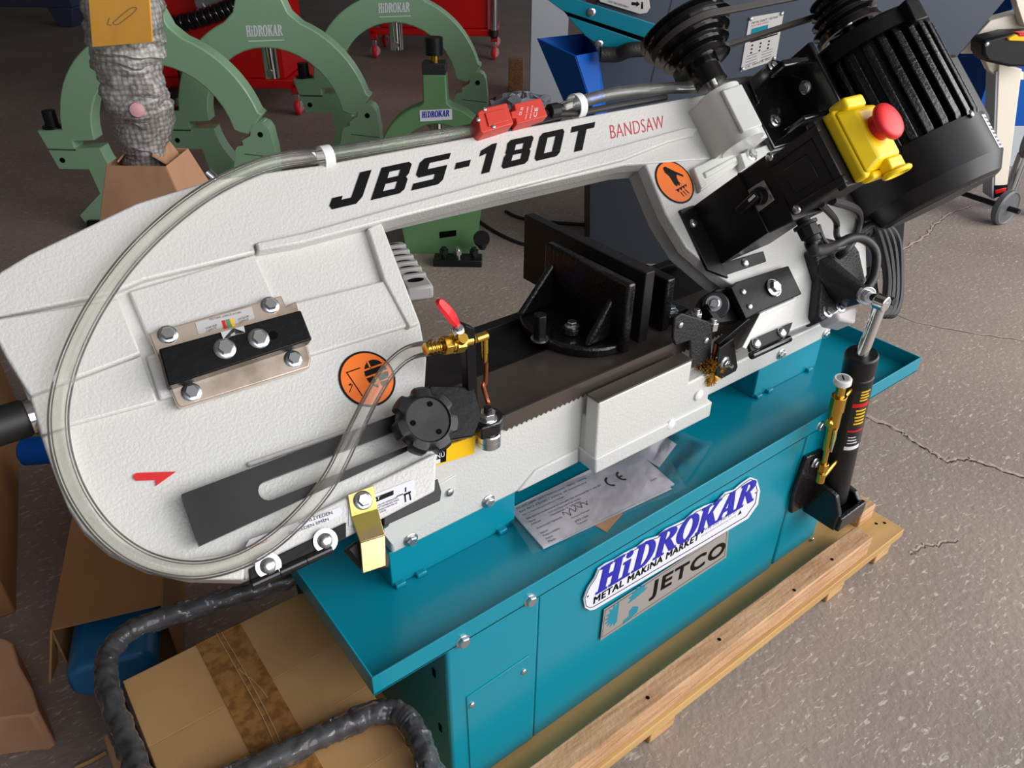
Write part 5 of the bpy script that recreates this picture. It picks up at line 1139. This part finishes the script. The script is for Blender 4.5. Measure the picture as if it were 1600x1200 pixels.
# ------------------------------------------------------------------ cream stand with wheel on the right, blue panel behind
st = thing('machine_stand', V((H(1560,330,3.75).x, H(1560,330,3.75).y, 0)), 'cream machine stand with grey wheel and black control box at the right edge', 'stand')
dS = 3.75
def sp(name, px, m_, th=.05, dd=dS, par=st, bv=.003):
    mb = MB(); mb.prism([H(x,y,dd) for x,y in px], V((0,0,0)), HD*th); return build(mb, name, m_, par, bv)
sp('leg', ((1561,100),(1597,108),(1574,290),(1554,290)), 'cream', .06); sp('leg_edge', ((1556,112),(1562,110),(1555,312),(1549,310)), 'column_grey', .09, dS+.005)
lg = H(1575,100,dS)+RT*.42; mb = MB(); mb.prism([V((lg.x,lg.y,0))+RT*x+EZ*z for x, z in ((-.02,0),(.03,0),(.05,lg.z+.2),(-.05,lg.z+.2))], V((0,0,0)), HD*.06); build(mb, 'leg', 'cream', st, .003)
sp('leg_band', ((1554,290),(1575,287),(1574,303),(1554,310)), 'ink', .06); sp('leg_stripe', ((1555,297),(1573,293),(1572,299),(1555,304)), 'red_paint', .06, dS-.002)
sp('frame_beam', ((1500,84),(1548,32),(1600,18),(1760,24),(1760,58),(1560,66),(1530,84)), 'cream', .08); sp('frame_bracket', ((1530,76),(1562,70),(1566,112),(1600,112),(1600,125),(1560,122),(1546,110),(1537,90)), 'cream', .05, dS+.02)
sp('frame_arm', ((1580,-30),(1640,-30),(1640,50),(1600,40),(1590,10)), 'cream', .05, dS-.05)
cb = sp('control_box', ((1536,66),(1541,62),(1580,52),(1640,50),(1640,105),(1578,105),(1543,97),(1536,85)), 'black_satin', .12, dS-.16, st, .012); sp('box_lid', ((1575,60),(1588,54),(1640,56),(1640,66),(1577,64)), 'sign_yellow', .08, dS-.175, st, .004); sp('box_button', ((1592,52),(1640,50),(1640,57),(1592,57)), 'red_plastic', .06, dS-.18, st, .004)
bolt(H(1542,69,dS-.165), -HD, .010, st, 'pan')
wc = H(1571,324,3.66); r = wc.z; ax = (RT*.5-HD*.87).normalized()
mb = MB(); mb.lathe(wc-ax*.016, ax, [(0,.02),(0,r*.84),(-.004,r*.9),(.004,r),(.028,r),(.036,r*.9),(.032,r*.84),(.032,.02)], 40); wh = build(mb, 'wheel', 'wheel_grey', st) if 'wheel_grey' in M else None
if wh is None:
    mat('wheel_grey', rgb(92,94,98), .4, 0, (40,.3,.003)); wh = build(mb, 'wheel', 'wheel_grey', st)
mb = MB(); mb.cyl(wc-ax*.55, wc+ax*.07, .013, n=14); build(mb, 'axle', 'black_satin', st)
bp = thing('blue_cabinet', V((H(1590,200,4.6).x, H(1590,200,4.6).y, 0)), 'blue cabinet with grey plinth behind the cream stand', 'cabinet')
a, b = H(1520,196,4.6), H(1660,196,4.6); z1 = a.z
mb = MB(); c = (a+b)/2; mb.box(V((c.x,c.y,z1+.45))+HD*.2, RT*(b-a).length/2, HD*.2, EZ*.45); build(mb, 'cabinet_body', 'blue_paint', bp, .004)
mb = MB(); mb.box(V((c.x,c.y,z1/2))+HD*.2, RT*(b-a).length/2, HD*.2, EZ*z1/2); build(mb, 'plinth', 'column_grey', bp, .004)
cw = thing('swivel_caster', V((H(1600,260,3.9).x, H(1600,260,3.9).y, 0)), 'black swivel caster cut off by the right picture edge', 'caster')
c = H(1606,225,3.9); mb = MB(); mb.lathe(c, (RT-HD*.4), [(-.02,.02),(-.02,.06),(-.01,.07),(.01,.07),(.02,.06),(.02,.02)], 28); build(mb, 'wheel', 'wheel_grey', cw); 
mb = MB(); mb.cyl(V((c.x,c.y,0)), V((c.x,c.y,c.z-.05)), .03, n=12); mb.lathe(V((c.x,c.y,0)), EZ, [(0,.05),(.02,.05),(.05,.03)], 18); build(mb, 'stem', 'zinc', cw)

# ------------------------------------------------------------------ dark machine foot far left
fr = thing('blue_machine', V((H(60,20,9.4).x, H(60,20,9.4).y, 0)), 'dark blue machine standing far back in the top left corner', 'machine')
a = H(-60,6,9.4); b = H(126,6,9.4); w = (b-a).length; c = (a+b)/2
mb = MB(); mb.box(V((c.x,c.y,a.z+.12)), RT*w/2, HD*.2, EZ*.12); mb.box(V((c.x,c.y,a.z+.9))-RT*.3, RT*.5, HD*.2, EZ*.7); build(mb, 'frame_beam', 'navy', fr, .01)
mb = MB(); z = a.z; mb.prism([V((b.x,b.y,0))+RT*x+EZ*zz for x, zz in ((-.28,z),(0,z),(-.05,0),(-.2,0))], HD*-.2, HD*.2); build(mb, 'foot', 'navy', fr, .01)

# ------------------------------------------------------------------ cables on the floor
for pts, lab in (([(742,338),(755,350),(785,368),(820,382),(860,388),(905,386)], 'black cable looping on the floor left of the vise plates'), ([(790,330),(812,340),(850,346),(900,350),(930,352)], 'thin black cable on the floor behind the vise plates')):
    mb = MB(); mb.tube(spline([PZ(x,y,.008) for x,y in pts], 6), .008, 8); tag(build(mb, 'floor_cable', 'black_rubber'), lab, 'cable', 'cables on the floor')
def chain():
    a, b = PZ(612,398,.0), PZ(658,470,.0); d = (b-a); L = d.length; d.normalize(); e = EZ.cross(d)
    t = thing('plastic_packing_strip', a, 'white perforated plastic strip lying on the floor behind the red valve lever', 'plastic strip')
    mb = MB(); mb.box((a+b)/2+EZ*.03, d*L/2, e*.055, EZ*.03); s_ = build(mb, 'strip_body', 'foam_white', t, .012)
    for i in range(7):
        c = a+d*(L*(.08+.13*i))+EZ*.0605; mb = MB(); mb.prism([c+(d*math.cos(q)*.018+e*math.sin(q)*.034) for q in [2*PI*j/16 for j in range(16)]], V((0,0,0)), EZ*.001); build(mb, 'opening', 'dark_hole', s_)
        if i < 6: mb = MB(); c2 = c+d*L*.065; mb.box(c2+EZ*.002, d*.012, e*.05, EZ*.012); build(mb, 'rib', 'foam_white', s_, .006)
chain()

# ================================================================== wrapped parcel with its booklet, behind the bow
def bubble_material():
    m = bpy.data.materials.new('bubble_wrap'); m.use_nodes = True; nt = m.node_tree; b = nt.nodes['Principled BSDF']; L = nt.links
    b.inputs['Base Color'].default_value = rgb(150,146,142); b.inputs['Roughness'].default_value = .16; b.inputs['Coat Weight'].default_value = .6
    tc = nt.nodes.new('ShaderNodeTexCoord'); v = nt.nodes.new('ShaderNodeTexVoronoi'); v.inputs['Scale'].default_value = 88; v.inputs['Randomness'].default_value = .3; L.new(tc.outputs['Object'], v.inputs[0])
    n = nt.nodes.new('ShaderNodeTexNoise'); n.inputs['Scale'].default_value = 26; n.inputs['Detail'].default_value = 8; L.new(tc.outputs['Object'], n.inputs[0])
    r = nt.nodes.new('ShaderNodeValToRGB'); r.color_ramp.elements[0].color = rgb(208,204,200); r.color_ramp.elements[1].color = rgb(120,114,108); r.color_ramp.elements[0].position = .15; r.color_ramp.elements[1].position = .75; L.new(v.outputs[0], r.inputs[0]); L.new(r.outputs[0], b.inputs['Base Color'])
    b1 = nt.nodes.new('ShaderNodeBump'); b1.inputs['Strength'].default_value = .35; b1.inputs['Distance'].default_value = .004; b1.invert = True; L.new(v.outputs[0], b1.inputs['Height'])
    b2 = nt.nodes.new('ShaderNodeBump'); b2.inputs['Strength'].default_value = .4; b2.inputs['Distance'].default_value = .03; L.new(n.outputs[0], b2.inputs['Height']); L.new(b1.outputs[0], b2.inputs['Normal']); L.new(b2.outputs[0], b.inputs['Normal'])
    out = nt.nodes['Material Output']; tr = nt.nodes.new('ShaderNodeBsdfTransparent'); mx = nt.nodes.new('ShaderNodeMixShader'); mx.inputs[0].default_value = .22
    L.new(b.outputs[0], mx.inputs[1]); L.new(tr.outputs[0], mx.inputs[2]); L.new(mx.outputs[0], out.inputs[0]); b.inputs['Roughness'].default_value = .12
    M['bubble_wrap'] = m
bubble_material()
dP = 1.95
bx = thing('parcel_carton', V((H(235,300,dP).x, H(235,300,dP).y, 0)), 'tan cardboard carton with torn open top behind the upper edge of the white bow', 'carton')
cb = H(232,245,dP); base = V((cb.x,cb.y,0)); zt = cb.z
def sq(z, a, b_, sh=0): return [base+RT*(sx*a+sh)+HD*(sy*b_)+EZ*z for sx, sy in ((-1,-1),(1,-1),(1,1),(-1,1))]
lo, hi = sq(0,.19,.15), sq(zt-.17,.125,.11); hi2 = sq(zt,.072,.075)
def wall(mb, A, Bq, th=.004):
    for i in range(4):
        j = (i+1) % 4; q = [A[i],A[j],Bq[j],Bq[i]]; nn = (q[1]-q[0]).cross(q[3]-q[0]).normalized()*th/2; mb.prism(q, nn*-1, nn)
mb = MB(); wall(mb, lo, hi); wall(mb, hi, hi2); mb.prism(lo, V((0,0,0)), EZ*.004); build(mb, 'carton_body', 'card_pink', bx)
def flap(p, name='flap'):
    mb = MB(); nn = (p[1]-p[0]).cross(p[-1]-p[0]).normalized()*.002; mb.prism(p, nn*-1, nn); build(mb, name, 'card_pink', bx)
flap([H(238,243,dP-.06), H(280,268,dP-.02), H(296,262,dP+.05), H(262,218,dP+.08), H(230,211,dP+.06)])
flap([H(184,253,dP-.06), H(201,232,dP-.02), H(196,228,dP+.03), H(187,240,dP+.02)])
bw = thing('wrapped_part', cb+EZ*-.08, 'grey machine part in bubble wrap standing in the torn carton', 'wrapped part')
pth = [(228,258,30),(226,238,32),(218,222,34),(222,205,40),(224,185,45),(218,165,47),(208,140,46),(203,115,50),(199,92,52),(197,70,54),(195,40,55),(194,5,56),(193,-25,50),(193,-40,20)]
mb = MB(); P = [H(x,y,dP) for x,y,r in pth]; rr = [(H(x+r,y,dP)-H(x,y,dP)).length*1.0 for x,y,r in pth]
pp_ = spline(P, 4); rs = []
for i in range(len(rr)-1):
    for j in range(4): rs.append((rr[i]*(1-j/4)+rr[i+1]*j/4)*(1+.05*math.sin(i*2.3+j*1.7)))
rs.append(rr[-1]); mb.tube(pp_, rs, 30)
from mathutils import noise as mnoise
mb.v = [p+V((mnoise.noise(p*22), mnoise.noise(p*22+V((5,5,5))), mnoise.noise(p*22+V((9,2,4)))))*.016 for p in mb.v]
wr = build(mb, 'bubble_wrap', 'bubble_wrap', bw, smooth=50)
q = H(214,172,dP-.082); mb = MB(); mb.lathe(q, CAM-q, [(-.01,.018),(.0,.016),(.003,.008)], 20); build(mb, 'red_cap', 'pink', bw)
bk = thing('yellow_booklet', H(190,40,dP-.14), 'yellow instruction booklet in a clear bag taped onto the bubble wrap', 'booklet')
dB = dP-.11
mb = MB(); mb.prism([H(x,y,dB) for x,y in ((136,-25),(232,-25),(238,66),(144,74))], V((0,0,0)), HD*.006); cv = build(mb, 'cover', 'manual', bk, .001)
mb = MB(); mb.tube(spline([H(x,y,dB-.001) for x,y in ((176,36),(192,22),(206,12),(214,13),(206,22),(184,38),(176,36))], 5), .0006, 5); mb.tube([H(x,y,dB-.001) for x,y in ((171,28),(168,38),(174,40))], .0006, 5); build(mb, 'line_drawing', 'ink_grey', cv)
mb = MB(); A = [H(x,y,dB-.006) for x,y in ((128,-30),(238,-30),(246,67),(142,78))]; rows = []
for i in range(9): rows.append([(A[0]*(1-i/8)+A[1]*i/8)*(1-j/8)+(A[3]*(1-i/8)+A[2]*i/8)*(j/8)-HD*(.004*math.sin(i*1.7+j)) for j in range(9)])
mb.sheet(rows); build(mb, 'clear_bag', 'film', bk, smooth=80)

# ================================================================== foreground left: taped carton in a wrapped tube frame
cx0, cx1, cy0, cy1, cz = -.02, .283, .42, .957, .35
tc_ = thing('taped_carton', (.13,.7,0), 'tan cardboard carton closed with brown tape beside the teal base', 'carton')
mb = MB(); mb.wbox(cx0, cx1, cy0, cy1, 0, cz-.004); build(mb, 'carton_body', 'card_tan', tc_, .004)
for y0, y1 in ((cy0,cy0+.085),(cy0+.0853,cy0+.185),(cy0+.1853,cy0+.30),(cy0+.3003,cy0+.40),(cy0+.4003,cy1)):
    mb = MB(); mb.wbox(cx0+.001, cx1-.001, y0, y1, cz-.006, cz); build(mb, 'flap_strip', 'card_tan', tc_, .0007)
ta, tb_ = PZ(307,1009,cz), PZ(375,974,cz)
mb = MB(); mb.wbox(ta.x, tb_.x, cy0-.001, cy1+.001, cz-.0005, cz+.0012); mb.wbox(ta.x, tb_.x, cy1, cy1+.0012, cz-.08, cz+.0012); tpo = build(mb, 'packing_tape', 'tape', tc_)
for pts in (((338,990),(372,1050),(410,1120),(438,1185)), ((346,988),(380,1045),(420,1120),(448,1183)), ((372,1045),(400,1068),(418,1090))):
    mb = MB(); mb.tube(spline([PZ(x,y,cz+.0016) for x,y in pts], 5), .0009, 6); build(mb, 'tape_crease', 'crease', tc_) if 'crease' in M else (mat('crease', rgb(196,160,116), .3), build(mb, 'tape_crease', 'crease', tc_))
tf = thing('tube_frame', (.0,.9,0), 'black tubular frame in clear plastic wrap lying round the taped carton', 'frame')
rnd = random.Random(11)
def wrapped(pts, r, closed_ends=True):
    path = spline(pts, 10); mb = MB(); mb.tube(path, r, 16); o = build(mb, 'tube', 'tube_black', tf, smooth=50)
    rr = [r*(1.32+.07*rnd.uniform(-1,1)) for _ in path]; mb = MB(); mb.tube(path, rr, 22, False); mb.v = [p+V((mnoise.noise(p*55), mnoise.noise(p*55+V((5,5,5))), mnoise.noise(p*55+V((9,2,4)))))*.0045 for p in mb.v]; build(mb, 'plastic_wrap', 'shrink_wrap', tf, smooth=35)
mat('tube_black', rgb(36,34,38), .35)
z = .385
wrapped([PZ(x,y,z) for x,y in ((500,888),(440,908),(380,927),(320,945),(265,962),(222,977),(190,995),(170,1022),(166,1055),(174,1095),(192,1145),(214,1200),(232,1245))], .0125)
z = .372
wrapped([PZ(x,y,z) for x,y in ((300,1245),(360,1217),(420,1189),(480,1161),(535,1136),(575,1118),(606,1112),(632,1122),(650,1147),(664,1180),(676,1215),(690,1260))], .0132)
for p, zz in ((PZ(166,1060,.385),.385),(V((.301,.605,0)),.372),(PZ(470,898,.385),.385)):
    mb = MB(); mb.cyl(V((p.x,p.y,0)), V((p.x,p.y,zz-.004)), .0115, n=14); build(mb, 'post', 'tube_black', tf)
# ------------------------------------------------------------------ open carton with blue part, cartons at the left edge
oc = thing('open_carton', PZ(170,900,0), 'brown open carton lying under the round end of the bow', 'carton')
zt = .20
A = [PZ(80,985,zt), PZ(252,945,zt)]; dirx = (A[1]-A[0]); dy = V((-dirx.y, dirx.x, 0)).normalized(); L = .75
def panel(q, th=.004, m_='card', par=oc, nm='carton_side'):
    mb = MB(); nn = (q[1]-q[0]).cross(q[3]-q[0]).normalized()*th/2; mb.prism(q, nn*-1, nn); return build(mb, nm, m_, par)
a, b = A; dn = EZ*-zt
panel([a, b, b+dy*L, a+dy*L]); panel([a, a+dy*L, a+dy*L+dn, a+dn]); panel([b, b+dy*L, b+dy*L+dn, b+dn]); panel([a+dn+EZ*.003, b+dn+EZ*.003, b+dy*L+dn+EZ*.003, a+dy*L+dn+EZ*.003]); panel([a+dy*L, b+dy*L, b+dy*L+dn, a+dy*L+dn])
panel([a, a+dn*.42-dy*.05-dirx*.10, a+dn*.45-dirx*.08, a+dy*.05], nm='flap')
bp_ = thing('blue_housing', PZ(165,1020,0), 'dark blue painted metal housing sliding out of the open carton', 'housing')
o0 = a+dirx*.10+dn+EZ*.085; w = dirx*.74; k = dirx.normalized()
LW = dirx.length*.80; prof = [(0,.07),(0,.02),(.02,0),(LW-.02,0),(LW,.02),(LW,.07),(LW-.02,.09),(.02,.09)]
mb = MB(); mb.prism([o0+k*x+EZ*zz for x, zz in prof], dy*-.085, dy*.55); build(mb, 'housing_shell', 'blue_steel', bp_, .018, seg=4); mb = MB(); mb.box(o0+k*LW/2+dy*.3-EZ*.04, k*LW*.3, dy*.2, EZ*.04); build(mb, 'housing_foot', 'black_satin', bp_)
c = o0+k*.06+EZ*.06-dy*.086; mb = MB(); mb.lathe(c, -dy, [(0,.012),(.002,.011)], 14); build(mb, 'chipped_spot', 'tape', bp_)
lc = thing('tall_carton', PZ(-30,930,0), 'dark brown carton cut off by the left picture edge below the black grip', 'carton')
a, b = PZ(22,900,.02), PZ(28,660,.02); a.z = b.z = 0; dd = (b-a).normalized(); ss = V((-dd.y, dd.x, 0))
mb = MB(); mb.box((a+b)/2+ss*.2+EZ*.2, dd*(b-a).length/2*1.3, ss*.2, EZ*.2); build(mb, 'carton_body', 'card', lc, .004)
tc2 = thing('torn_cardboard', PZ(20,1090,0), 'torn piece of brown cardboard on the floor at the left edge', 'cardboard')
mb = MB(); mb.prism([PZ(x,y,.11) for x,y in ((-40,985),(10,998),(20,1004),(30,1040),(50,1075),(60,1110),(48,1118),(20,1120),(-40,1128))], V((0,0,-.11)), V((0,0,0))); build(mb, 'sheet', 'card_pink', tc2, .004)
bb_ = thing('blue_drum', PZ(60,790,0), 'blue painted cylinder lying behind the black grip', 'cylinder')
c = H(58,704,1.455); mb = MB(); ax = (RT*.95+HD*.1+EZ*.05).normalized(); mb.lathe(c-ax*.036, ax, [(0,.02),(.0,.024),(.008,.034),(.16,.034)], 28); bd_ = build(mb, 'drum_body', 'blue_paint', bb_); mb = MB(); mb.lathe(c-ax*.0362, -ax, [(0,.018),(.001,.017)], 24); build(mb, 'end_cap', 'blue_steel', bb_)
wp = thing('pallet_corner', PZ(180,1180,0), 'wooden pallet corner under the black tube at the bottom left', 'pallet')
a = PZ(160,1150,.12); mb = MB(); mb.wbox(a.x, a.x+.032, .45, a.y, .10, .12); build(mb, 'board', 'card_pink', wp, .002); mb = MB(); mb.wbox(a.x+.004, a.x+.028, .45, a.y-.03, 0, .10); build(mb, 'block', 'wood', wp, .002)
mb = MB(); mb.tube([PZ(118,1200,.004), PZ(140,1190,.005), PZ(166,1176,.004)], .004, 8); tag(build(mb, 'wood_stick', 'wood'), 'thin wooden stick on the floor beside the pallet corner', 'stick')
